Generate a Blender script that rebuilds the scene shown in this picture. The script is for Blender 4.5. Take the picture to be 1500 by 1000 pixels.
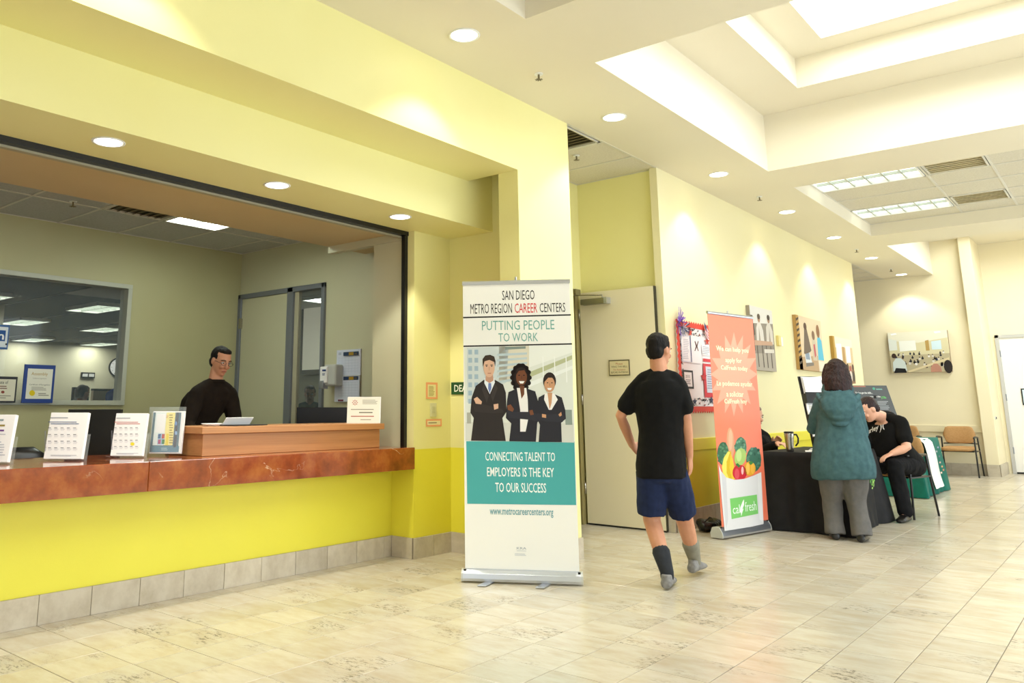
import bpy, bmesh, math, random
from mathutils import Vector, Matrix, noise
random.seed(7)
PI = math.pi
for o in list(bpy.data.objects): bpy.data.objects.remove(o)
scn = bpy.context.scene
COL = scn.collection

# ------------------------------------------------------------------ camera, world, exposure
FPX, PPX, PPY, CAMZ = 1178.77, 627.03, 362.49, 1.17
R_ = Vector((0.752882994, 0.658154371, 0.000141874731))
U_ = Vector((0.12839918, -0.14709118, 0.98075371))
F_ = Vector((-0.64550821, 0.73837457, 0.19524892))
CAM = Vector((0, 0, CAMZ))
cam = bpy.data.cameras.new('camera'); camo = bpy.data.objects.new('camera', cam); COL.objects.link(camo)
m = Matrix.Identity(4)
for i in range(3):
    m[i][0] = R_[i]; m[i][1] = U_[i]; m[i][2] = -F_[i]; m[i][3] = CAM[i]
camo.matrix_world = m
cam.sensor_width = 36; cam.lens = FPX / 1500 * 36
cam.shift_x = (750 - PPX) / 1500; cam.shift_y = (PPY - 500) / 1500
cam.clip_start = .05; cam.clip_end = 200
scn.camera = camo
scn.view_settings.view_transform = 'Standard'; scn.view_settings.look = 'None'
scn.view_settings.gamma = 1; scn.view_settings.use_curve_mapping = False
scn.view_settings.exposure = 0.12
w = bpy.data.worlds.new('sky'); scn.world = w; w.use_nodes = True
w.node_tree.nodes['Background'].inputs[0].default_value = (.86, .93, 1, 1)
w.node_tree.nodes['Background'].inputs[1].default_value = 1.0

def area(name, loc, rot, sx, sy, power, col=(1, 1, 1)):
    l = bpy.data.lights.new(name, 'AREA'); l.shape = 'RECTANGLE'; l.size = sx; l.size_y = sy; l.energy = power; l.color = col
    o = bpy.data.objects.new(name, l); o.location = loc; o.rotation_euler = rot; COL.objects.link(o); return o
SKY_E = 8.2       # glow of the frosted skylights
WIN_E = 1.0
# the windowed entrance side of the hall, behind and beside the camera
area('entrance_daylight', (-.2, -6.6, 1.9), (math.radians(-90), 0, PI), 5.5, 3.0, 28, (.86, .94, 1))
area('side_window_daylight', (3.05, 5.4, 1.8), (0, math.radians(90), 0), 2.6, 9.0, 215, (.80, .91, 1))
area('side_window_daylight', (3.05, 13.5, 1.8), (0, math.radians(90), 0), 2.6, 6.0, 125, (.80, .91, 1))

# ------------------------------------------------------------------ helpers
def lin(h):
    h = h.lstrip('#'); c = [int(h[i:i+2], 16) / 255 for i in (0, 2, 4)]
    return tuple((x / 12.92 if x <= .04045 else ((x + .055) / 1.055) ** 2.4) for x in c) + (1,)
def ray(x, y): return R_ * ((x - PPX) / FPX) - U_ * ((y - PPY) / FPX) + F_
def at(x, y, ax, val):
    "point where the sight line through a photo pixel meets the plane X/Y/Z = val"
    d = ray(x, y); return CAM + d * ((val - CAM[ax]) / d[ax])
def mat(name, col, rough=.6, metal=0., spec=.5, trans=0., emis=None, es=0., alpha=1., coat=0.):
    mt = bpy.data.materials.new(name); mt.use_nodes = True
    b = mt.node_tree.nodes['Principled BSDF']; I = b.inputs
    I['Base Color'].default_value = lin(col) if isinstance(col, str) else col
    I['Roughness'].default_value = rough; I['Metallic'].default_value = metal
    I['Specular IOR Level'].default_value = spec; I['Transmission Weight'].default_value = trans
    I['Alpha'].default_value = alpha; I['Coat Weight'].default_value = coat
    if emis: I['Emission Color'].default_value = lin(emis) if isinstance(emis, str) else emis; I['Emission Strength'].default_value = es
    return mt
def nodes(mt): return mt.node_tree.nodes, mt.node_tree.links, mt.node_tree.nodes['Principled BSDF']
def noisy(mt, c2, scale=5, detail=4, lo=.35, hi=.65, bump=0., bscale=None, stretch=(1, 1, 1), world=True):
    "mottle the base colour with a noise, add a fine relief"
    N, L, b = nodes(mt)
    geo = N.new('ShaderNodeNewGeometry'); mp = N.new('ShaderNodeMapping'); mp.inputs['Scale'].default_value = stretch
    if world: L.new(geo.outputs['Position'], mp.inputs['Vector'])
    else:
        tc = N.new('ShaderNodeTexCoord'); L.new(tc.outputs['Object'], mp.inputs['Vector'])
    nz = N.new('ShaderNodeTexNoise'); nz.inputs['Scale'].default_value = scale; nz.inputs['Detail'].default_value = detail
    L.new(mp.outputs[0], nz.inputs['Vector'])
    mr = N.new('ShaderNodeMapRange'); mr.inputs['From Min'].default_value = lo; mr.inputs['From Max'].default_value = hi
    L.new(nz.outputs['Fac'], mr.inputs['Value'])
    mx = N.new('ShaderNodeMix'); mx.data_type = 'RGBA'
    mx.inputs[6].default_value = b.inputs['Base Color'].default_value; mx.inputs[7].default_value = lin(c2)
    L.new(mr.outputs[0], mx.inputs[0]); L.new(mx.outputs[2], b.inputs['Base Color'])
    if bump:
        n2 = N.new('ShaderNodeTexNoise'); n2.inputs['Scale'].default_value = bscale or scale * 6; n2.inputs['Detail'].default_value = 3
        L.new(mp.outputs[0], n2.inputs['Vector'])
        bp = N.new('ShaderNodeBump'); bp.inputs['Strength'].default_value = bump; bp.inputs['Distance'].default_value = .01
        L.new(n2.outputs['Fac'], bp.inputs['Height']); L.new(bp.outputs[0], b.inputs['Normal'])
    return mt

class MB:
    def __init__(s): s.v = []; s.f = []; s.mi = []; s.mats = []; s.cur = 0
    def use(s, m):
        if m not in s.mats: s.mats.append(m)
        s.cur = s.mats.index(m); return s
    def add(s, vs, fs):
        n = len(s.v); s.v += [tuple(v) for v in vs]
        for f in fs: s.f.append(tuple(i + n for i in f)); s.mi.append(s.cur)
        return s
    def box(s, x0, x1, y0, y1, z0, z1):
        if x0 > x1: x0, x1 = x1, x0
        if y0 > y1: y0, y1 = y1, y0
        if z0 > z1: z0, z1 = z1, z0
        vs = [(x, y, z) for z in (z0, z1) for x, y in ((x0, y0), (x1, y0), (x1, y1), (x0, y1))]
        return s.add(vs, [(3, 2, 1, 0), (4, 5, 6, 7), (0, 1, 5, 4), (1, 2, 6, 5), (2, 3, 7, 6), (3, 0, 4, 7)])
    def obox(s, c, a, b, d):
        "oriented box: centre, three half-axis vectors"
        c, a, b, d = map(Vector, (c, a, b, d))
        vs = [c - a - b - d, c + a - b - d, c + a + b - d, c - a + b - d, c - a - b + d, c + a - b + d, c + a + b + d, c - a + b + d]
        return s.add(vs, [(3, 2, 1, 0), (4, 5, 6, 7), (0, 1, 5, 4), (1, 2, 6, 5), (2, 3, 7, 6), (3, 0, 4, 7)])
    def rings(s, rings, cap=True, closed=True):
        n = len(rings[0]); vs = [p for r in rings for p in r]; fs = []
        for i in range(len(rings) - 1):
            for j in range(n if closed else n - 1):
                k = (j + 1) % n; fs.append((i*n+j, i*n+k, (i+1)*n+k, (i+1)*n+j))
        if cap: fs.append(tuple(reversed(range(n)))); fs.append(tuple((len(rings)-1)*n + j for j in range(n)))
        return s.add(vs, fs)
    def loft(s, secs, n=16, cap=True):
        "secs: (centre, a-vector, b-vector) elliptical sections"
        rs = []
        for c, a, b in secs:
            c, a, b = Vector(c), Vector(a), Vector(b)
            rs.append([c + a * math.cos(2*PI*j/n) + b * math.sin(2*PI*j/n) for j in range(n)])
        return s.rings(rs, cap)
    def tube(s, pts, r, n=10, up=(0, 0, 1), endcap=True):
        "round tube along points; r a number or a list, ends rounded off"
        pts = [Vector(p) for p in pts]; k = len(pts)
        rr = r if isinstance(r, (list, tuple)) else [r] * k
        secs = []; a = None
        for i in range(k):
            t = (pts[min(i+1, k-1)] - pts[max(i-1, 0)])
            if t.length < 1e-9: t = Vector(up)
            t.normalize()
            if a is None:
                a = t.cross(Vector(up)); 
                if a.length < .05: a = t.cross(Vector((1, 0, 0)))
            a = (a - t * a.dot(t)).normalized(); b = t.cross(a)
            secs.append((pts[i], t, a.copy(), b, rr[i]))
        out = []
        if endcap:
            c, t, a, b, q = secs[0]; out += [(c - t*q*.9, a*q*.35, b*q*.35), (c - t*q*.55, a*q*.8, b*q*.8)]
        out += [(c, a*q, b*q) for c, t, a, b, q in secs]
        if endcap:
            c, t, a, b, q = secs[-1]; out += [(c + t*q*.55, a*q*.8, b*q*.8), (c + t*q*.9, a*q*.35, b*q*.35)]
        return s.loft(out, n)
    def ball(s, c, rx, ry=None, rz=None, n=14, X=(1, 0, 0), Y=(0, 1, 0), Z=(0, 0, 1)):
        ry = ry or rx; rz = rz or rx; c, X, Y, Z = Vector(c), Vector(X), Vector(Y), Vector(Z); secs = []
        for i in range(n // 2 + 1):
            t = -PI/2 + PI * i / (n // 2); t = max(min(t, PI/2 - .06), -PI/2 + .06)
            secs.append((c + Z * rz * math.sin(t), X * rx * math.cos(t), Y * ry * math.cos(t)))
        return s.loft(secs, n)
    def cyl(s, c, r, h, n=24, ax=(0, 0, 1), r2=None):
        ax = Vector(ax).normalized(); a = ax.orthogonal().normalized(); b = ax.cross(a); c = Vector(c)
        r2 = r if r2 is None else r2
        return s.loft([(c, a*r, b*r), (c + ax*h, a*r2, b*r2)], n)
    def build(s, name, m=None, parent=None, smooth=False, bev=0., bseg=2, kind=None, link=True):
        me = bpy.data.meshes.new(name); off = Vector((0, 0, 0)); p = parent
        while p is not None: off += p.location; p = p.parent
        me.from_pydata([tuple(Vector(v) - off) for v in s.v], [], s.f)
        for mm in (s.mats or [m]): me.materials.append(mm)
        for i, q in enumerate(s.mi if s.mats else []): me.polygons[i].material_index = q
        if smooth:
            for q in me.polygons: q.use_smooth = True
        me.update()
        o = bpy.data.objects.new(name, me); COL.objects.link(o); o.parent = parent
        if bev:
            b = o.modifiers.new('bevel', 'BEVEL'); b.width = bev; b.segments = bseg; b.limit_method = 'ANGLE'; b.angle_limit = .6
            b.harden_normals = False
        if kind: o['kind'] = kind
        return o

def thing(name, label, cat, loc, group=None):
    o = bpy.data.objects.new(name, None); o.location = loc; o.empty_display_size = .1; COL.objects.link(o)
    o['label'] = label; o['category'] = cat
    if group: o['group'] = group
    return o
def tag(o, label, cat, group=None):
    o['label'] = label; o['category'] = cat
    if group: o['group'] = group
    return o
def bx(name, b, m, parent=None, kind=None, bev=0., label=None):
    o = MB().box(*b).build(name, m, parent, bev=bev, kind=kind)
    if label: o['label'] = label
    return o
def wall(name, b, m, parent=None): return bx(name, b, m, parent, None if parent else 'structure')
def remesh(o, vox, smooth=4, disp=0., dscale=.12, sub=False):
    "fuse the overlapping lofts of a figure into one smooth skin"
    r = o.modifiers.new('r', 'REMESH'); r.mode = 'VOXEL'; r.voxel_size = vox; r.use_smooth_shade = True
    if smooth:
        q = o.modifiers.new('s', 'SMOOTH'); q.factor = .5; q.iterations = smooth
    dg = bpy.context.evaluated_depsgraph_get(); me = bpy.data.meshes.new_from_object(o.evaluated_get(dg))
    o.modifiers.clear(); old = o.data; nm = old.name; o.data = me; bpy.data.meshes.remove(old); me.name = nm
    if disp:
        ns = [v.normal.copy() for v in me.vertices]
        for v, nn in zip(me.vertices, ns):
            c = v.co
            f = noise.noise(Vector((c.x / dscale, c.y / dscale, c.z / (dscale * 2.2)))) + .5 * noise.noise(Vector((c.x / dscale * 2.3, c.y / dscale * 2.3, c.z / dscale * 1.2)))
            v.co = c + nn * disp * f
    for p in me.polygons: p.use_smooth = True
    return o

# flat print: coloured shapes laid on a plane, positions given as sight lines onto that plane
PM = {}
def ink(c, rough=.55):
    if c not in PM: PM[c] = mat('printed_' + c.lstrip('#'), c, rough, spec=.3)
    return PM[c]
class Print:
    def __init__(s, p0, u, n=None, v=(0, 0, 1)):
        s.o = Vector(p0); s.u = Vector(u).normalized(); s.v = Vector(v).normalized(); s.n = s.u.cross(s.v).normalized()
        s.m = MB(); s.k = 1; s.eps = .0004
    def uv(s, x, y):
        d = ray(x, y); t = (s.o - CAM).dot(s.n) / d.dot(s.n); p = CAM + d * t - s.o
        return (p.dot(s.u), p.dot(s.v))
    def P(s, a, b, k): return s.o + s.u * a + s.v * b + s.n * s.eps * k
    def puv(s, pts, c, k=None):
        k = s.k if k is None else k
        s.m.use(ink(c)).add([s.P(a, b, k) for a, b in pts], [tuple(range(len(pts)))]); return s
    def poly(s, pts, c, k=None): return s.puv([s.uv(*p) for p in pts], c, k)
    def rect(s, x0, y0, x1, y1, c, k=None):
        a0 = s.uv(x0, (y0+y1)/2)[0]; a1 = s.uv(x1, (y0+y1)/2)[0]; b0 = s.uv((x0+x1)/2, y0)[1]; b1 = s.uv((x0+x1)/2, y1)[1]
        return s.puv([(a0, b1), (a1, b1), (a1, b0), (a0, b0)], c, k)
    def ell(s, x, y, rx, ry, c, k=None, n=18, rot=0):
        pts = []
        for j in range(n):
            t = 2*PI*j/n; dx, dy = rx*math.cos(t), ry*math.sin(t)
            pts.append((x + dx*math.cos(rot) - dy*math.sin(rot), y + dx*math.sin(rot) + dy*math.cos(rot)))
        return s.poly(pts, c, k)
    def star(s, x, y, r1, r2, n, c, k=None, rot=-PI/2, sx=1.):
        pts = []
        for j in range(2*n):
            t = rot + PI*j/n; r = r1 if j % 2 == 0 else r2; pts.append((x + sx*r*math.cos(t), y + r*math.sin(t)))
        a, b = s.uv(x, y)
        q = [s.uv(*p) for p in pts]; kk = s.k if k is None else k
        s.m.use(ink(c)).add([s.P(a, b, kk)] + [s.P(aa, bb, kk) for aa, bb in q], [(0, 1 + j, 1 + (j + 1) % len(q)) for j in range(len(q))]); return s
    def text(s, body, x0, y0, x1, y1, c, k=None, bold=0.):
        a0 = s.uv(x0, (y0+y1)/2)[0]; a1 = s.uv(x1, (y0+y1)/2)[0]; b1 = s.uv((x0+x1)/2, y0)[1]; b0 = s.uv((x0+x1)/2, y1)[1]
        return s.textuv(body, a0, b0, a1, b1, c, k, bold)
    def textuv(s, body, a0, b0, a1, b1, c, k=None, bold=0.):
        cu = bpy.data.curves.new('t', 'FONT'); cu.body = body; cu.resolution_u = 2; cu.offset = bold
        o = bpy.data.objects.new('t', cu); COL.objects.link(o)
        dg = bpy.context.evaluated_depsgraph_get(); me = bpy.data.meshes.new_from_object(o.evaluated_get(dg))
        vs = [v.co.copy() for v in me.vertices]; fs = [tuple(p.vertices) for p in me.polygons]
        bpy.data.objects.remove(o); bpy.data.curves.remove(cu); bpy.data.meshes.remove(me)
        if not vs: return s
        X0 = min(v.x for v in vs); X1 = max(v.x for v in vs); Y0 = min(v.y for v in vs); Y1 = max(v.y for v in vs)
        kk = s.k if k is None else k
        s.m.use(ink(c)).add([s.P(a0 + (v.x-X0)/(X1-X0)*(a1-a0), b0 + (v.y-Y0)/(Y1-Y0)*(b1-b0), kk) for v in vs], fs); return s
    def lines(s, x0, y0, x1, y1, n, c, k=None, fill=.45, ragged=True):
        "rows of tiny printed text too small to read"
        for i in range(n):
            y = y0 + (y1 - y0) * (i + .5) / n; h = (y1 - y0) / n * fill / 2
            q = 1 - (random.random() * .3 if ragged else 0)
            s.rect(x0, y - h, x0 + (x1 - x0) * q, y + h, c, k)
        return s
    def build(s, name, parent): return s.m.build(name, None, parent)

# ------------------------------------------------------------------ materials
M = {}
M['yellow_wall'] = noisy(mat('yellow_wall_paint', '#EFE8A6', .45), '#ECE49E', 1.2, 3, .3, .7, .05, 160)
M['bright_yellow'] = noisy(mat('bright_yellow_paint', '#EBE148', .42), '#E7DC40', 1.2, 3, .3, .7, .05, 160)
M['pale_wall'] = noisy(mat('pale_yellow_paint', '#E9E0B4', .5), '#E7DDAE', 1.0, 3, .3, .7, .05, 160)
M['cream_wall'] = noisy(mat('cream_wall_paint', '#EEE3C2', .5), '#EBDFBC', 1.0, 3, .3, .7, .05, 160)
M['rail'] = mat('chair_rail_yellow', '#E4D63C', .45)
M['ceiling'] = noisy(mat('ceiling_cream_paint', '#E9E1CC', .6), '#E7DEC7', .8, 3, .3, .7)
M['office_wall'] = noisy(mat('office_olive_paint', '#B9B48A', .5), '#B4AE82', 1.0, 3, .3, .7, .04, 150)
M['office_wall2'] = noisy(mat('office_grey_green_paint', '#C8C4A6', .5), '#C3BFA0', 1.0, 3, .3, .7, .04, 150)
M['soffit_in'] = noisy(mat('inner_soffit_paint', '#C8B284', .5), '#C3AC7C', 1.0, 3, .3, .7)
M['tile_c'] = noisy(mat('acoustic_tile', '#DDD6C4', .8), '#D2CAB6', 60, 3, .4, .7, .3, 260)
M['tile_g'] = noisy(mat('acoustic_tile_grey', '#C6C6C2', .8), '#BABAB6', 60, 3, .4, .7, .3, 260)
M['tbar'] = mat('ceiling_grid_metal', '#D8D4C8', .4)
M['black'] = mat('black_frame', '#0A0A0A', .35)
M['grout'] = mat('grout', '#7A6F5A', .85)
M['white_metal'] = mat('white_enamel', '#F2F2EE', .35)
M['grey_metal'] = mat('grey_painted_steel', '#7C8088', .35, .3)
M['alu'] = mat('brushed_aluminium', '#C4C8D0', .28, .85)
M['steel'] = mat('stainless_steel', '#B8B4AC', .25, .95)
M['lamp'] = mat('lamp_glow', '#FFFFFF', .5, emis='#FFF4DC', es=9.0)
M['troffer'] = mat('troffer_diffuser', '#E8F0EA', .5, emis='#EFFBEF', es=11.0)
M['troffer_hall'] = mat('troffer_diffuser_hall', '#E8F0EA', .5, emis='#F4FBEF', es=1.15)
M['sky'] = mat('frosted_skylight', '#FFFFFF', .5, emis=(.88, .96, 1, 1), es=SKY_E)
M['vent'] = noisy(mat('vent_grille', '#F0E6C8', .5), '#D8CBA6', 9, 3, .3, .7, stretch=(1, 6, 1))
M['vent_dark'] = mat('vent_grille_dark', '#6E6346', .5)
M['door_cream'] = noisy(mat('cream_door_paint', '#EADFC4', .4), '#E6DBBE', 1.5, 3, .3, .7)
M['door_white'] = mat('white_door_paint', '#EFECE4', .4)
M['frame_olive'] = mat('olive_door_frame', '#8C7F50', .4)
M['paper'] = mat('white_paper', '#F4F2F2', .7)
M['acrylic'] = mat('clear_acrylic', '#E8F0F0', .08, alpha=.10, spec=.8)
M['glass'] = mat('window_glass', '#A8B4B8', .03, alpha=.10, spec=1.0)
M['skin'] = noisy(mat('skin', '#C98F6E', .5), '#BE8262', 9, 3, world=False)
M['skin_light'] = noisy(mat('skin_light', '#E0AC90', .5), '#D99F84', 9, 3, world=False)
M['skin_dark'] = noisy(mat('skin_dark', '#9A6A48', .5), '#8E6040', 9, 3, world=False)
M['hair_black'] = noisy(mat('hair_black', '#0E0A08', .6, spec=.2), '#1A1410', 40, 3, bump=.5, bscale=160, stretch=(1, 1, .2), world=False)
M['hair_brown'] = noisy(mat('hair_dark_brown', '#1C0E0D', .5, spec=.3), '#301815', 40, 3, bump=.5, bscale=160, stretch=(1, 1, .15), world=False)
M['eye'] = mat('eye_white', '#E8E4DE', .25); M['iris'] = mat('iris', '#22160E', .2)
M['lip'] = mat('lip', '#A0584C', .5)
def cloth(name, c, c2, bump=.25): return noisy(mat(name, c, .88, spec=.2), c2, 22, 4, .3, .7, bump, 420, world=False)
M['tee_black'] = cloth('black_cotton', '#0D0C0C', '#131211')
M['shirt_black'] = cloth('black_brown_shirt', '#1A120C', '#21180F')
M['navy'] = cloth('navy_shorts_cloth', '#1B2440', '#222C4C')
M['teal'] = cloth('teal_knit', '#47666A', '#3A575C', .5)
M['teal_shirt'] = cloth('teal_shirt_cloth', '#2C4A55', '#243E48')
M['trouser_grey'] = cloth('grey_trouser_cloth', '#6C6865', '#62605D')
M['trouser_black'] = cloth('black_trouser_cloth', '#0E0E10', '#151517')
M['blue_shirt'] = cloth('blue_shirt_cloth', '#1C3F9A', '#18378A')
M['shoe_black'] = mat('black_leather', '#14110F', .3)
M['shoe_grey'] = noisy(mat('grey_trainer', '#8A8783', .6), '#6E6B68', 30)
M['sock_dark'] = cloth('charcoal_sock', '#2A2C30', '#35373B'); M['sock_grey'] = cloth('grey_sock', '#8B8778', '#7C7869')
M['cloth_black'] = noisy(mat('black_table_cloth', '#0B0A0B', .7, spec=.3), '#141213', 12)
M['cloth_teal'] = noisy(mat('teal_table_cloth', '#06685A', .7, spec=.3), '#085E52', 12)
M['tan'] = noisy(mat('tan_upholstery', '#B98F5E', .8, spec=.3), '#B08655', 40, 3, bump=.3, bscale=300, world=False)
M['plastic_black'] = mat('black_plastic', '#0C0B0C', .3)
M['plastic_grey'] = mat('grey_plastic', '#BDBDB8', .4)

def travertine(name, base, dark, warm, rough=.22, pits=True):
    mt = mat(name, base, rough); N, L, b = nodes(mt)
    geo = N.new('ShaderNodeNewGeometry')
    # which tile: a random tint for each cell of the laid grid
    mp = N.new('ShaderNodeVectorMath'); mp.operation = 'ADD'; mp.inputs[1].default_value = (.673 + .3025*40, -2.45 + .3025*40, 0); L.new(geo.outputs['Position'], mp.inputs[0])
    dv = N.new('ShaderNodeVectorMath'); dv.operation = 'SCALE'; dv.inputs['Scale'].default_value = 1/.3025; L.new(mp.outputs[0], dv.inputs[0])
    fl = N.new('ShaderNodeVectorMath'); fl.operation = 'FLOOR'; L.new(dv.outputs[0], fl.inputs[0])
    wn = N.new('ShaderNodeTexWhiteNoise'); wn.noise_dimensions = '2D'; L.new(fl.outputs[0], wn.inputs['Vector'])
    off = N.new('ShaderNodeVectorMath'); off.operation = 'SCALE'; off.inputs['Scale'].default_value = 9; L.new(wn.outputs['Color'], off.inputs[0])
    pos = N.new('ShaderNodeVectorMath'); pos.operation = 'ADD'; L.new(geo.outputs['Position'], pos.inputs[0]); L.new(off.outputs[0], pos.inputs[1])
    st = N.new('ShaderNodeMapping'); st.inputs['Scale'].default_value = (1, 2.4, 2); L.new(pos.outputs[0], st.inputs['Vector'])
    vein = N.new('ShaderNodeTexNoise'); vein.inputs['Scale'].default_value = 4.5; vein.inputs['Detail'].default_value = 7; vein.inputs['Roughness'].default_value = .62; L.new(st.outputs[0], vein.inputs['Vector'])
    cr = N.new('ShaderNodeValToRGB'); cr.color_ramp.elements[0].position = .32; cr.color_ramp.elements[0].color = lin(warm)
    cr.color_ramp.elements[1].position = .62; cr.color_ramp.elements[1].color = lin(base); L.new(vein.outputs['Fac'], cr.inputs[0])
    hv = N.new('ShaderNodeMapRange'); hv.inputs['To Min'].default_value = .88; hv.inputs['To Max'].default_value = 1.04; L.new(wn.outputs['Value'], hv.inputs['Value'])
    mul = N.new('ShaderNodeMix'); mul.data_type = 'RGBA'; mul.blend_type = 'MULTIPLY'; mul.inputs[0].default_value = 1
    L.new(cr.outputs[0], mul.inputs[6]); L.new(hv.outputs[0], mul.inputs[7])
    out = mul.outputs[2]
    if pits:
        # patches of pitted, darker stone
        big = N.new('ShaderNodeTexNoise'); big.inputs['Scale'].default_value = 2.1; big.inputs['Detail'].default_value = 3; L.new(pos.outputs[0], big.inputs['Vector'])
        bm = N.new('ShaderNodeMapRange'); bm.inputs['From Min'].default_value = .57; bm.inputs['From Max'].default_value = .67; L.new(big.outputs['Fac'], bm.inputs['Value'])
        fine = N.new('ShaderNodeTexNoise'); fine.inputs['Scale'].default_value = 26; fine.inputs['Detail'].default_value = 6; fine.inputs['Roughness'].default_value = .75; L.new(st.outputs[0], fine.inputs['Vector'])
        fm = N.new('ShaderNodeMapRange'); fm.inputs['From Min'].default_value = .52; fm.inputs['From Max'].default_value = .60; L.new(fine.outputs['Fac'], fm.inputs['Value'])
        pm = N.new('ShaderNodeMath'); pm.operation = 'MULTIPLY'; L.new(bm.outputs[0], pm.inputs[0]); L.new(fm.outputs[0], pm.inputs[1])
        p2 = N.new('ShaderNodeMath'); p2.operation = 'MULTIPLY'; p2.inputs[1].default_value = .75; L.new(pm.outputs[0], p2.inputs[0])
        mx = N.new('ShaderNodeMix'); mx.data_type = 'RGBA'; mx.inputs[7].default_value = lin(dark)
        L.new(p2.outputs[0], mx.inputs[0]); L.new(out, mx.inputs[6]); out = mx.outputs[2]
        bp = N.new('ShaderNodeBump'); bp.invert = True; bp.inputs['Strength'].default_value = .3; bp.inputs['Distance'].default_value = .004
        L.new(pm.outputs[0], bp.inputs['Height']); L.new(bp.outputs[0], b.inputs['Normal'])
    L.new(out, b.inputs['Base Color']); return mt
M['floor'] = travertine('travertine_floor', '#CCC3B1', '#4E4634', '#C0B299')
M['base'] = travertine('travertine_base', '#CDC2AE', '#6E6044', '#B9AC96', .4, False)
def marble():
    mt = mat('red_marble', '#8F4A22', .12, coat=.5); N, L, b = nodes(mt)
    geo = N.new('ShaderNodeNewGeometry')
    n1 = N.new('ShaderNodeTexNoise'); n1.inputs['Scale'].default_value = 5; n1.inputs['Detail'].default_value = 9; n1.inputs['Roughness'].default_value = .65; L.new(geo.outputs['Position'], n1.inputs['Vector'])
    cr = N.new('ShaderNodeValToRGB'); e = cr.color_ramp.elements; e[0].position = .3; e[0].color = lin('#6E2E14'); e[1].position = .7; e[1].color = lin('#B0662F')
    e2 = e.new(.5); e2.color = lin('#93451F'); L.new(n1.outputs['Fac'], cr.inputs[0])
    wv = N.new('ShaderNodeTexNoise'); wv.inputs['Scale'].default_value = 1.6; wv.inputs['Detail'].default_value = 5; wv.inputs['Distortion'].default_value = 1.2; L.new(geo.outputs['Position'], wv.inputs['Vector'])
    ab = N.new('ShaderNodeMath'); ab.operation = 'SUBTRACT'; ab.inputs[1].default_value = .5; L.new(wv.outputs['Fac'], ab.inputs[0])
    a2 = N.new('ShaderNodeMath'); a2.operation = 'ABSOLUTE'; L.new(ab.outputs[0], a2.inputs[0])
    mr = N.new('ShaderNodeMapRange'); mr.inputs['From Min'].default_value = .0; mr.inputs['From Max'].default_value = .0045; mr.inputs['To Min'].default_value = .75; mr.inputs['To Max'].default_value = 0; L.new(a2.outputs[0], mr.inputs['Value'])
    msk = N.new('ShaderNodeTexNoise'); msk.inputs['Scale'].default_value = 3; L.new(geo.outputs['Position'], msk.inputs['Vector'])
    m2 = N.new('ShaderNodeMapRange'); m2.inputs['From Min'].default_value = .52; m2.inputs['From Max'].default_value = .62; L.new(msk.outputs['Fac'], m2.inputs['Value'])
    mm = N.new('ShaderNodeMath'); mm.operation = 'MULTIPLY'; L.new(mr.outputs[0], mm.inputs[0]); L.new(m2.outputs[0], mm.inputs[1])
    mx = N.new('ShaderNodeMix'); mx.data_type = 'RGBA'; mx.inputs[7].default_value = lin('#E0C09A'); L.new(mm.outputs[0], mx.inputs[0]); L.new(cr.outputs[0], mx.inputs[6]); L.new(mx.outputs[2], b.inputs['Base Color'])
    return mt
M['marble'] = marble()
M['wood'] = noisy(mat('maple_laminate', '#B9814F', .4), '#AB7343', 14, 4, .3, .7, stretch=(1, .12, 5))

# ------------------------------------------------------------------ floor
XW = -4.72
PT = .3025
fl = bx('floor', (-30, 3.6, -7.2, 19.0, -.12, -.004), M['grout'], kind='structure')
tiles = []
for i in range(-15, 14):
    for j in range(-30, 55):
        x0 = -.673 + PT*i; y0 = 2.45 + PT*j
        if x0 + PT < -4.9 or x0 > 3.4 or y0 > 18.3 or y0 < -6.9: continue
        if x0 + PT/2 < -3.7 and y0 > 5.2 and not (5.9 < y0 < 7.6 and x0 > -4.7) and not y0 > 15.2: continue
        p = Vector((x0 + PT/2, y0 + PT/2, 0)); d = p - CAM; z = d.dot(F_)
        vis = False
        if z > .5:
            px = PPX + FPX*d.dot(R_)/z; py = PPY - FPX*d.dot(U_)/z; vis = -60 < px < 1560 and 560 < py < 1040
        tiles.append((0 if vis else 1, d.length, x0, y0))
tiles.sort()
g = .0019
def tile_mesh():
    mb = MB(); a, b, c = PT/2 - g, PT/2 - g - .0012, -.0012
    mb.add([(-a, -a, c), (a, -a, c), (a, a, c), (-a, a, c), (-b, -b, 0), (b, -b, 0), (b, b, 0), (-b, b, 0), (-a, -a, -.006), (a, -a, -.006), (a, a, -.006), (-a, a, -.006)],
           [(4, 5, 6, 7), (0, 1, 5, 4), (1, 2, 6, 5), (2, 3, 7, 6), (3, 0, 4, 7), (8, 9, 1, 0), (9, 10, 2, 1), (10, 11, 3, 2), (11, 8, 0, 3)])
    return mb
t0 = tile_mesh().build('floor_tile', M['floor'], fl)
for n, (vz, dd, x0, y0) in enumerate(tiles[:300]):
    o = t0 if n == 0 else t0.copy()
    o.location = (x0 + PT/2, y0 + PT/2, random.uniform(-.0004, .0004))
    if n: COL.objects.link(o); o.parent = fl
mb = MB()
for vz, dd, x0, y0 in tiles[300:]:
    tm = tile_mesh(); mb.add([(v[0]+x0+PT/2, v[1]+y0+PT/2, v[2]) for v in tm.v], tm.f)
mb.build('floor_tile', M['floor'], fl, kind='stuff')
bx('office_floor', (-30, -4.95, -2, 14, -.004, .001), mat('grey_office_carpet', '#6A675C', .95), fl, kind='structure')

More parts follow.
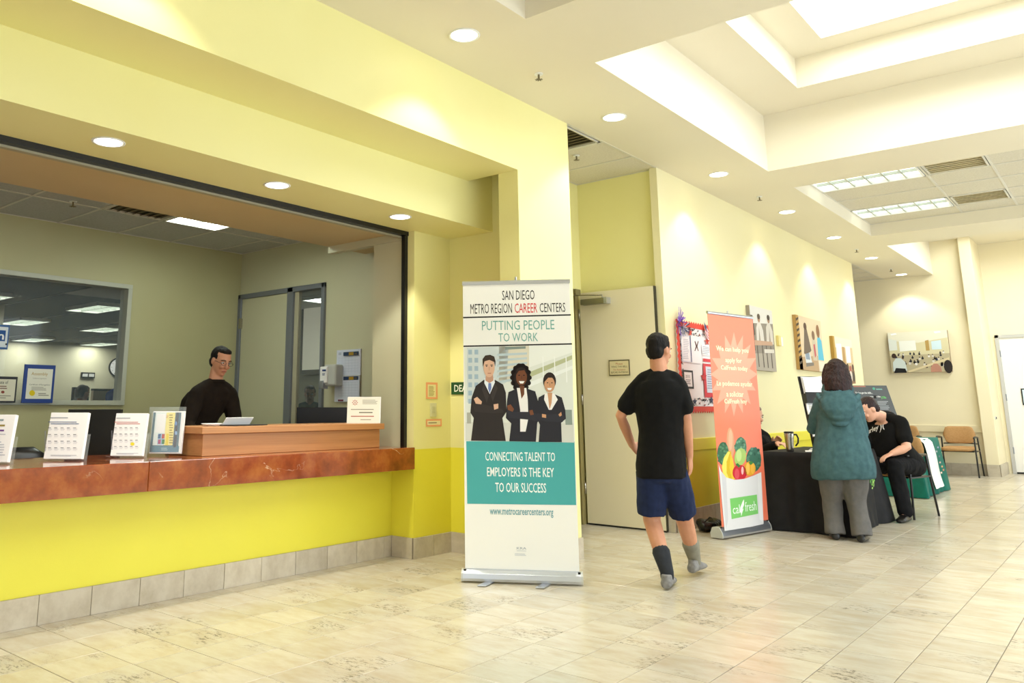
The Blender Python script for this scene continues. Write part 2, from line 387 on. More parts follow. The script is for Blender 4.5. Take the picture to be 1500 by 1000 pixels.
# ------------------------------------------------------------------ walls of the hall and the counter opening
ZC = 3.63
Yw, By, Pw, Cw = M['yellow_wall'], M['bright_yellow'], M['pale_wall'], M['cream_wall']
wall('wall_header', (-4.02, -3.52, -7, 5.11, 3.03, 3.80), Yw)
wall('wall_header', (-4.60, -4.02, -7, 5.44, 2.65, 3.80), Yw)
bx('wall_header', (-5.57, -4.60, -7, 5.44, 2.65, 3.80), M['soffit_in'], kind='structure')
wall('wall_pillar', (-3.71, -3.52, 5.11, 5.89, 0, 3.80), Yw)
wall('wall_pillar', (-4.50, -3.71, 5.44, 5.89, 0, .84), By)
wall('wall_pillar', (-4.50, -3.71, 5.44, 5.89, .84, 3.80), Yw)
wall('wall_pillar', (-4.60, -4.50, 4.97, 5.44, .84, 2.66), Yw)
wall('wall_pillar', (-4.90, -4.50, 4.97, 5.44, 0, .84), By)
wall('wall_office_end', (-4.985, -4.60, 4.97, 5.44, .84, 2.66), M['office_wall2'])
wall('wall_office_end', (-5.57, -4.60, 4.95, 5.02, 2.585, 2.66), M['office_wall2'])
wall('wall_counter', (-4.90, -4.74, -7, 4.97, 0, .685), By)
wall('wall_alcove', (-4.62, -4.5, 5.89, 6.62, 0, 3.63), Yw)
wall('wall_alcove', (-4.62, -4.5, 6.62, 7.60, 2.43, 3.63), Yw)
wall('wall_alcove', (-4.62, -4.5, 7.60, 7.80, 0, 3.63), Yw)
wall('wall_alcove', (-4.5, -3.6, 7.70, 7.80, 0, 3.63), Yw)
wall('wall_left', (-3.60, -3.52, 7.64, 15.20, .85, 3.80), Pw)
wall('wall_left', (-3.60, -3.52, 7.64, 15.20, 0, .85), M['rail'])
wall('wall_corridor', (-3.72, -3.60, 7.80, 15.20, 0, 3.63), Cw)
wall('wall_corridor', (-6.6, -6.5, 13.2, 17.7, 0, 3.8), Cw)
wall('wall_far', (-6.6, -2.2, 17.50, 17.62, 0, 4.4), Cw)
wall('wall_column', (-2.215, -2.03, 17.38, 18.4, 0, 4.4), Cw)
wall('wall_far_right', (-2.03, -1.90, 18.4, 18.52, 0, 4.4), Cw)
wall('wall_far_right', (-1.90, -.95, 18.4, 18.52, 2.47, 4.4), Cw)
wall('wall_far_right', (-.95, 3.5, 18.4, 18.52, 0, 4.4), Cw)
# side and back walls with window openings (out of view)
for y0, y1 in ((-7, -.6), (8.6, 10.4), (16.6, 18.5)): wall('wall_right', (3.3, 3.42, y0, y1, 0, ZC), Pw)
wall('wall_right', (3.3, 3.42, -.6, 16.6, 3.15, ZC), Pw); wall('wall_right', (3.3, 3.42, -.6, 16.6, 0, .45), Pw)
wall('wall_back', (-3.52, 3.42, -7.1, -7, 0, .3), Pw); wall('wall_back', (-3.52, 3.42, -7.1, -7, 3.4, ZC), Pw)
wall('wall_back', (-5.6, -2.95, -7.1, -7, .3, 3.4), Pw)
# chair rails
def rail(name, b, m):
    o = bx(name, b, m, kind='structure', bev=.006)
rail('trim_chair_rail', (-3.52, -3.495, 7.66, 15.2, .745, .865), M['rail'])
rail('trim_chair_rail', (-6.4, -2.215, 17.475, 17.50, .74, .865), mat('cream_rail', '#E8DCB8', .45))
# stone bases, each tile a piece
def base_run(name, a, b, nrm, h=.158, first=.0, step=PT):
    a, b = Vector(a), Vector(b); d = (b - a); Ln = d.length; d.normalize(); nr = Vector(nrm)
    root = MB().obox((a + b)/2 + nr*.004 + Vector((0, 0, h/2)), d*(Ln/2), nr*.004, (0, 0, h/2 - .001)).build(name, M['grout'], kind='structure')
    s0 = 0; k = first if first > 0 else step
    while s0 < Ln - .01:
        s1 = min(k, Ln)
        MB().obox(a + d*((s0 + s1)/2) + nr*(.012 + random.uniform(-.0008, .0008)) + Vector((0, 0, h/2)), d*((s1 - s0)/2 - .0015), nr*.006, (0, 0, h/2)).build('base_tile', M['base'], root, bev=.0015, bseg=1)
        s0 = s1; k = s1 + step
base_run('baseboard_counter', (-4.74, 1.24, 0), (-4.74, 4.97, 0), (1, 0, 0))
base_run('baseboard_jog', (-4.72, 4.97, 0), (-4.5, 4.97, 0), (0, -1, 0))
base_run('baseboard_pillar', (-4.5, 4.96, 0), (-4.5, 5.44, 0), (1, 0, 0), first=.24)
base_run('baseboard_pillar', (-4.49, 5.44, 0), (-3.71, 5.44, 0), (0, -1, 0))
base_run('baseboard_pillar', (-3.71, 5.11, 0), (-3.52, 5.11, 0), (0, -1, 0))
base_run('baseboard_pillar', (-3.52, 5.10, 0), (-3.52, 5.89, 0), (1, 0, 0))
base_run('baseboard_end', (-3.60, 7.64, 0), (-3.52, 7.64, 0), (0, -1, 0), .19)
base_run('baseboard_left', (-3.52, 7.64, 0), (-3.52, 15.2, 0), (1, 0, 0), .19)
base_run('baseboard_far', (-6.4, 17.5, 0), (-2.22, 17.5, 0), (0, -1, 0), .2)
base_run('baseboard_column', (-2.215, 17.38, 0), (-2.03, 17.38, 0), (0, -1, 0), .2)
base_run('baseboard_column', (-2.03, 17.38, 0), (-2.03, 18.38, 0), (1, 0, 0), .2)

# ------------------------------------------------------------------ ceilings
C = M['ceiling']
WX0, WX1 = -2.69, 2.47
def ceil(b): return bx('ceiling', b, C, kind='structure')
ceil((-3.52, WX0, -7, 18.4, ZC, 4.3)); ceil((WX1, 3.42, -7, 18.4, ZC, 4.3))
ceil((-3.71, -3.52, 5.11, 5.89, 3.80, 3.9))
for y0, y1 in ((-7, -4.5), (-.45, .45), (4.03, 4.92), (8.56, 9.41), (12.92, 13.86)): ceil((WX0, WX1, y0, y1, ZC, 4.3))
def well(y0, y1, a0, a1, b0, b1):
    "stepped light well: level one ceiling with inner opening y a0..a1, skylight y b0..b1"
    x0, x1, s0, s1 = -2.17, 1.95, -1.84, 1.62
    ceil((WX0, x0, y0, y1, 4.25, 4.9)); ceil((x1, WX1, y0, y1, 4.25, 4.9)); ceil((x0, x1, y0, a0, 4.25, 4.9)); ceil((x0, x1, a1, y1, 4.25, 4.9))
    ceil((x0, s0, a0, a1, 4.56, 4.9)); ceil((s1, x1, a0, a1, 4.56, 4.9)); ceil((s0, s1, a0, b0, 4.56, 4.9)); ceil((s0, s1, b1, a1, 4.56, 4.9))
    f = bx('window_skylight', (s0, s1, b0, b1, 4.80, 4.84), M['sky'], kind='structure')
well(4.92, 8.56, 5.48, 8.0, 5.79, 7.69)
well(13.86, 18.4, 14.42, 17.2, 14.75, 16.9)
well(-4.5, -.45, -3.9, -1.05, -3.55, -1.4)

def troffer(name, x0, x1, y0, y1, z, m, n=6, label='', group=None, cat='ceiling light'):
    t = thing(name, label, cat, ((x0+x1)/2, (y0+y1)/2, z), group)
    mb = MB()
    for a, b, c, d in ((x0, x1, y0, y0+.02), (x0, x1, y1-.02, y1), (x0, x0+.02, y0, y1), (x1-.02, x1, y0, y1)): mb.box(a, b, c, d, z-.006, z+.06)
    mb.build('frame', M['white_metal'], t)
    bx('diffuser', (x0+.02, x1-.02, y0+.02, y1-.02, z+.035, z+.05), m, t)
    mb = MB()
    for i in range(1, n): x = x0 + (x1-x0)*i/n; mb.box(x-.009, x+.009, y0+.02, y1-.02, z+.002, z+.034)
    ym = (y0+y1)/2; mb.box(x0+.02, x1-.02, ym-.009, ym+.009, z+.002, z+.034)
    mb.build('louvre', mat('louvre_' + name, '#C4CAC2', .3) if 'louvre_' + name not in bpy.data.materials else bpy.data.materials['louvre_' + name], t)
    return t
def vent(x0, x1, y0, y1, z, m, label, group=None, rings=True):
    t = thing('ceiling_vent', label, 'vent', ((x0+x1)/2, (y0+y1)/2, z), group)
    mb = MB()
    for a, b, c, d in ((x0, x1, y0, y0+.02), (x0, x1, y1-.02, y1), (x0, x0+.02, y0, y1), (x1-.02, x1, y0, y1)): mb.box(a, b, c, d, z-.006, z+.02)
    mb.build('frame', M['tbar'], t)
    bx('backing', (x0+.02, x1-.02, y0+.02, y1-.02, z+.012, z+.02), m, t)
    n = max(3, int((y1-y0)/.075))
    for i in range(n):
        y = y0 + .03 + (y1-y0-.06)*(i+.5)/n
        MB().obox(((x0+x1)/2, y, z+.004), ((x1-x0)/2-.022, 0, 0), (0, .016, .007), (0, -.0008, .0016)).build('slat', m, t)
    return t
def tbar(name, xs, ys, z, m, skip=(), parent=None):
    "suspended ceiling: grid bars plus single acoustic panels"
    mb = MB()
    for x in xs: mb.box(x-.012, x+.012, ys[0], ys[-1], z-.002, z+.004)
    for y in ys: mb.box(xs[0], xs[-1], y-.012, y+.012, z-.0025, z+.0035)
    root = mb.build(name, M['tbar'], None, kind='structure')
    for i in range(len(xs)-1):
        for j in range(len(ys)-1):
            if (i, j) in skip: continue
            bx('ceiling_tile', (xs[i]+.006, xs[i+1]-.006, ys[j]+.006, ys[j+1]-.006, z+.004, z+.022), m, root)
    bx('ceiling_void', (xs[0]-.02, xs[-1]+.02, ys[0]-.02, ys[-1]+.02, z+.12, z+.14), M['vent_dark'], root)
    return root
# recess between the wells, with two troffers and two vents
xs = [WX0, -1.55, -.93, .29, 1.51, WX1]
ys = [9.41, 9.92, 10.53, 11.16, 11.80, 12.40, 12.92]
tbar('ceiling', xs, ys, 3.80, M['tile_c'], skip=((0, 1), (0, 4), (1, 1), (1, 4)))
troffer('ceiling_troffer', -2.68, -1.57, 9.93, 10.53, 3.80, M['troffer_hall'], 6, 'long ceiling light in the recess, nearer the skylight well')
troffer('ceiling_troffer', -2.68, -1.57, 11.81, 12.40, 3.80, M['troffer_hall'], 6, 'long ceiling light in the recess, nearer the chairs and far wall')
vent(-1.53, -.95, 9.93, 10.53, 3.80, M['vent'], 'tan ceiling vent beside the ceiling light nearer the skylight well')
vent(-1.53, -.95, 11.81, 12.40, 3.80, M['vent'], 'tan ceiling vent beside the ceiling light nearer the far wall')
xs2 = [WX0, -1.55, -.33, .89, WX1]
tbar('ceiling', xs2, [.45, 1.0, 1.6, 2.2, 2.8, 3.4, 4.03], 3.80, M['tile_c'])
# alcove ceiling
tbar('ceiling', [-4.5, -3.53], [5.89, 6.55, 7.15, 7.70], 3.63, M['tile_c'], skip=((0, 0),))
vent(-4.45, -3.56, 5.91, 6.53, 3.63, M['vent_dark'], 'dark square ceiling vent tucked behind the top of the white pillar')
tbar('ceiling', [-6.5, -5.3, -4.1, -3.53], [15.2, 15.8, 16.4, 17.0, 17.5], 3.63, M['tile_c'])
bx('ceiling', (-6.5, -3.74, 13.2, 15.2, 3.63, 3.7), C, kind='structure')
bx('ceiling', (-3.74, -3.52, 7.6, 15.2, 3.80, 3.9), C, kind='structure')
# recessed downlights
DLN = ['nearest the front, in front of the skylight wells', 'above the roll-up banner', 'beside the near corner of the skylight well', 'over the bulletin board stretch of wall', 'over the framed canvases, beside the ceiling recess', 'beyond the ceiling recess', 'nearest the far cream wall', 'last before the far wall']
def downlight(x, y, z, label, group, power, r=.088):
    t = thing('recessed_downlight', label, 'downlight', (x, y, z), group)
    mb = MB(); n = 28
    prof = [(r*1.22, -.001), (r*1.2, -.006), (r*1.04, -.006), (r*1.0, .0)]
    mb.rings([[(x + q*math.cos(2*PI*j/n), y + q*math.sin(2*PI*j/n), z + h) for j in range(n)] for q, h in prof], cap=False)
    mb.build('trim_ring', M['white_metal'], t, smooth=True)
    MB().cyl((x, y, z - .0035), r, .003, 28).build('lens', M['lamp'], t)
    l = bpy.data.lights.new('downlight_beam', 'SPOT'); l.energy = power; l.spot_size = math.radians(104); l.spot_blend = .35; l.shadow_soft_size = .06; l.color = (1, .99, .86)
    lo = bpy.data.objects.new('downlight_beam', l); lo.location = (0, 0, -.03); lo.parent = t; COL.objects.link(lo)
for i, y in enumerate((1.75, 3.95, 6.02, 8.32, 10.56, 12.66, 14.85, 17.1)):
    lab = ['recessed round ceiling light out in front of the others, over the counter end', 'recessed round ceiling light nearest the top edge, in front of the yellow header wall', 'recessed round ceiling light above the top of the white pillar', 'recessed round ceiling light by the far corner of the stepped skylight well',
           'recessed round ceiling light above the two-tone wall near the coral banner', 'recessed round ceiling light over the canvas pictures', 'recessed round ceiling light just past the far end of the canvas wall', 'recessed round ceiling light closest to the far cream wall'][i]
    downlight(-3.13, y, ZC, lab, 'downlights along the hall wall', 44)
for i, y in enumerate((2.09, 3.29, 4.51)):
    lab = ['round soffit downlight over the counter, furthest from the white pillar', 'round soffit downlight over the counter, middle of the three in view', 'round soffit downlight over the counter end, nearest the white pillar'][i]
    downlight(-4.235, y, 2.65, lab, 'downlights in the counter soffit', 60, .075)
def sprinkler(x, y, z, label):
    t = thing('fire_sprinkler', label, 'sprinkler', (x, y, z), 'ceiling sprinklers')
    MB().cyl((x, y, z-.006), .032, .006, 16).build('escutcheon', M['white_metal'], t)
    MB().cyl((x, y, z-.045), .008, .04, 8).build('stem', M['vent_dark'], t)
    mb = MB()
    for j in range(8):
        a = 2*PI*j/8; mb.obox((x + .02*math.cos(a), y + .02*math.sin(a), z-.046), (.009*math.cos(a), .009*math.sin(a), 0), (-.004*math.sin(a), .004*math.cos(a), 0), (0, 0, .001))
    mb.cyl((x, y, z-.048), .012, .003, 10).build('deflector', M['vent_dark'], t)
sprinkler(-3.11, 4.82, ZC, 'small fire sprinkler between the two ceiling lights nearest the header wall')
sprinkler(-3.13, 9.56, ZC, 'small fire sprinkler beside the ceiling recess with long lights')
sprinkler(-3.12, 13.87, ZC, 'small fire sprinkler on the ceiling past the recess corner')
sprinkler(-3.14, 16.3, ZC, 'small fire sprinkler on the ceiling nearest the far cream wall')
sprinkler(-3.94, 6.75, 3.63, 'small fire sprinkler on the alcove ceiling behind the white pillar')
sprinkler(-6.75, 3.06, 2.92, 'small fire sprinkler on the grey office ceiling between its lights')

# ------------------------------------------------------------------ office behind the counter
OW, OG = M['office_wall'], M['office_wall2']
YD = 5.5
# back wall with the window onto the big office
wall('wall_office_back', (-7.80, -7.68, 4.14, 5.5, 0, 2.95), OW)
wall('wall_office_back', (-7.80, -7.68, -3, 4.14, 0, 1.215), OW)
wall('wall_office_back', (-7.80, -7.68, -3, 4.14, 2.385, 2.95), OW)
wall('wall_office_side', (-7.80, -4.9, -3.1, -3, 0, 2.95), OW)
# door wall
wall('wall_office_door', (-5.0, -4.5, 5.5, 5.6, 0, 2.95), OG); wall('wall_office_door', (-6.20, -5.0, 5.5, 5.6, 0, 2.95), OG)
wall('wall_office_door', (-7.80, -6.20, 5.5, 5.6, 2.445, 2.95), OG)
wall('wall_office_end', (-4.985, -4.62, 5.02, 5.5, .0, 2.95), OG)
wall('wall_office_front', (-5.0, -4.9, -3, 4.97, 0, .685), OG)
# ceiling grid
XO = [-7.68, -6.83, -5.61]; YO = [-3, -2.1, -1.5, -.9, -.29, .31, .92, 1.53, 2.135, 2.745, 3.35, 3.955, 4.56, 5.165, 5.5]
tbar('ceiling_office', XO, YO, 2.92, M['tile_g'], skip=((1, 7+1-1), (1, 11), (1, 10), (1, 4)))
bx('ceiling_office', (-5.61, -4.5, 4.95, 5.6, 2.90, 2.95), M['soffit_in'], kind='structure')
for (y0, lab) in ((2.135-.61, None), (3.955, 'short row light in the office ceiling, right of the dark vent, nearer the office door'), (-.29, None)):
    pass
troffer('ceiling_troffer', -6.82, -5.62, 3.965, 4.55, 2.92, M['troffer'], 4, 'bright ceiling light in the counter office beside the dark vent, nearer the office door')
troffer('ceiling_troffer', -6.82, -5.62, 1.54, 2.125, 2.92, M['troffer'], 4, 'bright ceiling light in the counter office cut off by the photo edge')
troffer('ceiling_troffer', -6.82, -5.62, -.28, .30, 2.92, M['troffer'], 4, 'ceiling light of the counter office out beyond the photo edge')
vent(-6.82, -5.62, 3.36, 3.945, 2.92, M['vent_dark'], 'dark ceiling vent beside the office ceiling light')
# window frame + pane + sill (window_1)
w1 = MB()
for y0, y1, z0, z1 in ((-2, 4.16, 2.36, 2.405), (-2, 4.16, 1.195, 1.24), (4.115, 4.16, 1.24, 2.36)): w1.box(-7.81, -7.655, y0, y1, z0, z1)
W1 = w1.build('window_1', mat('window_frame_grey', '#B9BAAA', .4), kind='structure', bev=.003)
bx('pane', (-7.745, -7.735, -2, 4.115, 1.24, 2.36), M['glass'], W1)
# the big dim office beyond
wall('wall_rear_office', (-22.1, -22, 0, 14, 0, 2.95), mat('rear_office_wall', '#B9B49A', .5))
wall('wall_rear_office', (-22, -7.8, 13.9, 14, 0, 2.95), mat('rear_office_wall_b', '#B9B49A', .5))
wall('wall_rear_office', (-22, -7.8, -3.1, -3, 0, 2.95), mat('rear_office_wall_c', '#B9B49A', .5))
wall('wall_rear_office', (-16.2, -14.6, 5.35, 5.6, 0, 2.95), mat('rear_office_column', '#9C9880', .5))
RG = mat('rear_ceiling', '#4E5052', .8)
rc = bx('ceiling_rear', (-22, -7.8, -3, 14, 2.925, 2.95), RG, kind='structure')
mbt = MB()
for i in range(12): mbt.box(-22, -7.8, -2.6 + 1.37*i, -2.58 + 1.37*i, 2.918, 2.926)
mbt.build('grid', M['tile_g'], rc)
RT = mat('rear_troffer_glow', '#E8F0EA', .5, emis='#EAF5E4', es=3.0)
RL = [(-13.65, 6.78, 'nearest the window frame corner'), (-13.7, 4.85, 'above the blue logo sticker'), (-17.0, 6.9, 'second row, above the blue certificate'), (-17.2, 8.75, 'second row, beside the window frame'),
      (-21.2, 8.9, 'third row, above the blue certificate'), (-21.3, 10.75, 'third row, above the wall clock side')]
for x, y, lb in RL:
    troffer('ceiling_troffer', x-.6, x+.6, y-.3, y+.3, 2.868, RT, 5, 'dim office ceiling light seen through the window, ' + lb, 'ceiling lights in the rear office')
    area('rear_office_light', (x, y, 2.85), (0, 0, 0), 1.1, .5, 26, (.95, 1, .9))
# clock, wall panel, partition
p = at(172, 538, 0, -21.97)
t = thing('wall_clock', 'round black-rimmed wall clock seen through the office window', 'clock', p)
MB().cyl(p, .27, .04, 32, (1, 0, 0)).build('rim', M['black'], t)
MB().cyl(p + Vector((.041, 0, 0)), .235, .006, 32, (1, 0, 0)).build('dial', M['paper'], t)
mb = MB()
mb.obox(p + Vector((.05, .04, .05)), (.002, 0, 0), (0, .045, .05), (0, .007, -.007)); mb.obox(p + Vector((.05, -.02, .08)), (.002, 0, 0), (0, -.02, .08), (0, .005, .002))
for k in range(12): a = PI*k/6; mb.obox(p + Vector((.05, .2*math.cos(a), .2*math.sin(a))), (.002, 0, 0), (0, .016*math.cos(a), .016*math.sin(a)), (0, -.005*math.sin(a), .005*math.cos(a)))
mb.build('dial_marks', M['black'], t, kind='stuff')
a0 = at(119, 545, 0, -21.97); a1 = at(138, 554, 0, -21.97)
t = thing('wall_panel', 'small dark framed panel on the rear office wall left of the clock', 'sign', (a0 + a1)/2)
bx('frame', (-21.99, -21.94, a0.y, a1.y, a1.z, a0.z), M['black'], t)
ym = (a0.y + a1.y)/2
bx('plate', (-21.94, -21.93, a0.y+.03, ym-.02, a1.z+.04, a0.z-.04), M['plastic_grey'], t); bx('plate', (-21.94, -21.93, ym+.02, a1.y-.03, a1.z+.04, a0.z-.04), M['plastic_grey'], t)
a0 = at(136, 569, 0, -12.5); a1 = at(196, 569, 0, -12.5)
t = thing('cubicle_partition', 'low tan cubicle partition behind the office window', 'partition', ((a0+a1)/2).to_3d() * 1)
t.location.z = 0
bx('panel', (-12.55, -12.47, a0.y, a1.y+.6, 0, a0.z - .03), mat('partition_fabric', '#A99F84', .9), t); bx('cap_rail', (-12.56, -12.46, a0.y, a1.y+.6, a0.z-.03, a0.z), M['plastic_black'], t)
a0 = at(138, 567, 0, -12.0); a1 = at(126, 588, 0, -12.0)
t = thing('office_monitor', 'white monitor with dark frame seen through the office window', 'monitor', (-12.0, a0.y, 0))
bx('screen', (-12.18, -12.14, a0.y-.26, a0.y, 1.05, a0.z), M['plastic_black'], t); bx('panel', (-12.14, -12.135, a0.y-.24, a0.y-.03, 1.08, a0.z-.02), M['plastic_grey'], t)
bx('stand', (-12.22, -12.18, a0.y-.16, a0.y-.1, .74, 1.2), M['plastic_black'], t)
t = thing('office_desk', 'long rear office desk below the window line', 'desk', (-12.0, 6, 0))
bx('top', (-12.45, -12.05, 4.6, 7.8, .70, .74), M['wood'], t)
for yy in (4.62, 7.74): bx('side_panel', (-12.45, -12.05, yy, yy+.04, 0, .70), M['wood'], t)

# office door with frame and side light (door_1)
GM = M['grey_metal']
fr = MB(); Y0, Y1 = 5.47, 5.56
for x0, x1, z0, z1 in ((-7.68, -7.62, 0, 2.44), (-6.80, -6.70, 0, 2.44), (-6.25, -6.20, 0, 2.44), (-7.68, -6.20, 2.385, 2.44)): fr.box(x0, x1, Y0, Y1, z0, z1)
D1 = fr.build('door_1', GM, kind='structure', bev=.006)
fr2 = MB()
fr2.box(-6.70, -6.635, 5.50, 5.54, .1, 2.385)
fr2.build('door_edge', mat('pale_door_edge', '#B4AE94', .45), D1)
dl = bx('door_leaf', (-7.62, -6.80, 5.49, 5.53, .01, 2.385), mat('office_door_paint', '#C6C2A4', .4), D1, bev=.003)
for z in (.25, 1.12, 2.05): bx('hinge', (-7.635, -7.60, 5.462, 5.49, z, z+.115), M['steel'], dl)
MB().tube([(-6.87, 5.49, .99), (-6.87, 5.43, .99), (-6.98, 5.43, .99)], .011).build('door_handle', M['steel'], dl, smooth=True)
bx('pane', (-6.635, -6.25, 5.515, 5.522, .1, 2.385), M['glass'], D1)
# room behind the side light
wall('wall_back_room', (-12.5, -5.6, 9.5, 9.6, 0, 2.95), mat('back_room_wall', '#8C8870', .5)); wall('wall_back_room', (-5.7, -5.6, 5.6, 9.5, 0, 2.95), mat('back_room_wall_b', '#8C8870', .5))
bx('ceiling_back_room', (-12.5, -5.6, 5.62, 9.5, 2.92, 2.95), M['tile_g'], kind='structure')
a0 = at(455, 440, 1, 9.45); a1 = at(463, 548, 1, 9.45)
W2 = bx('window_2', (a0.x-.2, a0.x+1.15, 9.42, 9.5, a1.z, a0.z+.1), mat('inner_window_frame', '#5E5A4A', .4), kind='structure')
bx('pane', (a0.x-.12, a0.x+1.05, 9.40, 9.415, a1.z+.08, a0.z+.03), mat('frosted_pane', '#D8D8C0', .5, emis='#DEDCC4', es=.25), W2)
a0 = at(445, 436, 2, 2.915)
troffer('ceiling_troffer', a0.x, a0.x+1.2, a0.y-.05, a0.y+.5, 2.868, M['troffer'], 4, 'ceiling light seen as a wedge through narrow glass beside the office door')

# black track round the counter opening
tr = MB(); tr.box(-4.62, -4.565, -7, 4.97, 2.615, 2.652); tr.box(-4.615, -4.575, 4.935, 4.97, .855, 2.652)
tr.build('trim_shutter_track', M['black'], kind='structure')
tr = MB(); tr.box(-4.66, -4.62, -7, 4.96, 2.60, 2.65); tr.build('trim_track_inner', mat('track_grey', '#9C9478', .4), kind='structure')

# ------------------------------------------------------------------ counter
ct = thing('reception_counter', 'long red marble reception counter on the bright yellow wall', 'counter', (-4.9, 2, 0))
ZT = .858
for y0, y1 in ((-7, -2.2), (-2.2, .35), (.35, 2.62), (2.62, 4.965)):
    MB().box(-4.78, -4.48, y0+.001, y1-.001, ZT-.172, ZT-.0005).build('marble_fascia', M['marble'], ct, bev=.004)
    MB().box(-5.36, -4.781, y0+.001, y1-.001, ZT-.03, ZT-.0005).build('marble_slab', M['marble'], ct)
bx('support', (-5.3, -4.9, -7, 4.95, .69, ZT-.03), M['wood'], ct)
lg = thing('counter_ledge', 'raised wooden transaction ledge on top of the marble counter', 'ledge', (-4.9, 3.9, ZT))
bx('box', (-5.08, -4.68, 3.11, 4.76, ZT, 1.0), M['wood'], lg, bev=.003)
bx('top', (-5.12, -4.655, 3.085, 4.79, 1.001, 1.047), M['wood'], lg, bev=.004)
dk = thing('reception_desk', 'work desk behind the marble counter', 'desk', (-5.9, 3, 0))
bx('top', (-5.84, -5.40, 1.0, 3.3, .70, .74), M['wood'], dk)
for yy in (1.02, 3.24): bx('side_panel', (-5.82, -5.45, yy, yy+.03, 0, .70), M['wood'], dk)
dk = thing('reception_desk', 'short work desk by the office door wall, behind the wooden ledge', 'desk', (-5.9, 4.9, 0))
bx('top', (-6.2, -5.40, 4.40, 5.45, .70, .74), M['wood'], dk)
for yy in (4.42, 5.40): bx('side_panel', (-6.15, -5.45, yy, yy+.03, 0, .70), M['wood'], dk)

def cal_print(P, x0, y0, x1, y1, head, yell=None):
    P.text('Career Workshops', x0+(x1-x0)*.15, y0+(y1-y0)*.17, x1-(x1-x0)*.15, y0+(y1-y0)*.21, head, 2) if False else None
    P.lines(x0+(x1-x0)*.2, y0+(y1-y0)*.09, x1-(x1-x0)*.3, y0+(y1-y0)*.14, 1, '#A8A8B0', 2)
    P.rect(x0+(x1-x0)*.14, y0+(y1-y0)*.2, x1-(x1-x0)*.12, y0+(y1-y0)*.215, head, 2)
    P.rect(x0+(x1-x0)*.2, y0+(y1-y0)*.24, x1-(x1-x0)*.06, y0+(y1-y0)*.255, head, 2)
    for r in range(4):
        for c in range(5):
            xx = x0 + (x1-x0)*(.13 + .165*c); yy = y0 + (y1-y0)*(.33 + .145*r)
            P.rect(xx, yy, xx + (x1-x0)*.08, yy + (y1-y0)*.012, '#6E6E78', 2); P.rect(xx, yy + (y1-y0)*.03, xx + (x1-x0)*.11, yy + (y1-y0)*.036, '#B4B4BC', 2)
            P.rect(xx, yy + (y1-y0)*.055, xx + (x1-x0)*.09, yy + (y1-y0)*.061, '#C4C4CC', 2)
    P.lines(x0+(x1-x0)*.04, y0+(y1-y0)*.4, x0+(x1-x0)*.09, y0+(y1-y0)*.85, 14, '#8A8A94', 2)
    P.lines(x0+(x1-x0)*.2, y0+(y1-y0)*.92, x1-(x1-x0)*.1, y0+(y1-y0)*.96, 2, '#B0B0B8', 2)
    if yell: P.ell(yell[0], yell[1], 3, 2.5, '#EEDC3C', 2)
def slant_sheets(name, pxs, X, label, cat, head, yell=None, holder=True, thick=.03, group=None, big=True):
    "a pad of sheets leaning back in a small clear holder; pxs = photo corners left, right, top, bottom"
    x0, x1, y0, y1 = pxs
    b = at((x0+x1)/2, y1, 0, X); b0 = at(x0, y1, 0, X); b1 = at(x1, y1, 0, X)
    u = Vector((0.80, .60, 0)); u.normalize()
    # sheets face the visitor: u runs along the counter turned a little towards the camera
    n0 = u.cross(Vector((0, 0, 1)))
    base = Vector((X, b.y, ZT + .004))
    hgt = (at((x0+x1)/2, y0, 0, X - .03).z - ZT)
    back = -n0
    v = (Vector((0, 0, 1)) + back*.16).normalized()
    t = thing(name, label, cat, base, group)
    # width from the sight lines of the two lower corners on the slanted plane
    P = Print(base, u, v=v)
    ua = P.uv(x0, y1)[0]; ub = P.uv(x1, y1)[0]; vt = P.uv((x0+x1)/2, y0)[1]
    n = P.n
    mb = MB(); mb.obox(base + u*(ua+ub)/2 + v*(vt/2+.004) - n*(thick/2 + .001), u*((ub-ua)/2), v*(vt/2-.004), n*(thick/2))
    mb.build('paper_stack', M['paper'], t, bev=.0015, bseg=1)
    if holder:
        mb = MB(); mb.obox(base + u*((ua+ub)/2+.012) + v*(vt*.28) - n*(thick+.006), u*((ub-ua)/2+.004), v*(vt*.28), n*.0015)
        mb.obox(base + u*(ua+ub)/2 - n*(thick/2) + Vector((0, 0, .002)), u*((ub-ua)/2+.012), n*(thick*1.6), Vector((0, 0, .0018)))
        mb.build('acrylic_holder', M['acrylic'], t)
    return t, P, (ua, ub, vt)
t, P, q = slant_sheets('calendar_stack', (63, 119, 604, 673), -4.93, 'thick stack of calendar sheets with a dark heading line on the marble counter', 'calendars', '#5A6890', group=None)
P.k = 2; cal_print(P, 63, 604, 119, 671, '#5A6890'); P.build('print', t)
t, P, q = slant_sheets('calendar_stack', (161, 208, 605, 669), -4.93, 'stack of calendar sheets with red heading and a yellow mark on the marble counter', 'calendars', '#C06A60')
P.k = 2; cal_print(P, 161, 605, 208, 668, '#C06A60', (194, 650)); P.build('print', t)
t, P, q = slant_sheets('flyer_stack', (-30, 11, 607, 673), -4.93, 'stack of flyers with a purple line at the photo edge of the marble counter', 'flyers', '#6E3C8A')
P.k = 2; P.lines(-26, 612, 8, 618, 1, '#8A9AA0', 2); P.lines(-26, 620, 9, 626, 1, '#9A8A4A', 2); P.rect(-20, 629, 6, 631.5, '#6E3C8A', 2); P.lines(-26, 634, 9, 668, 9, '#C8C8D0', 2); P.build('print', t)
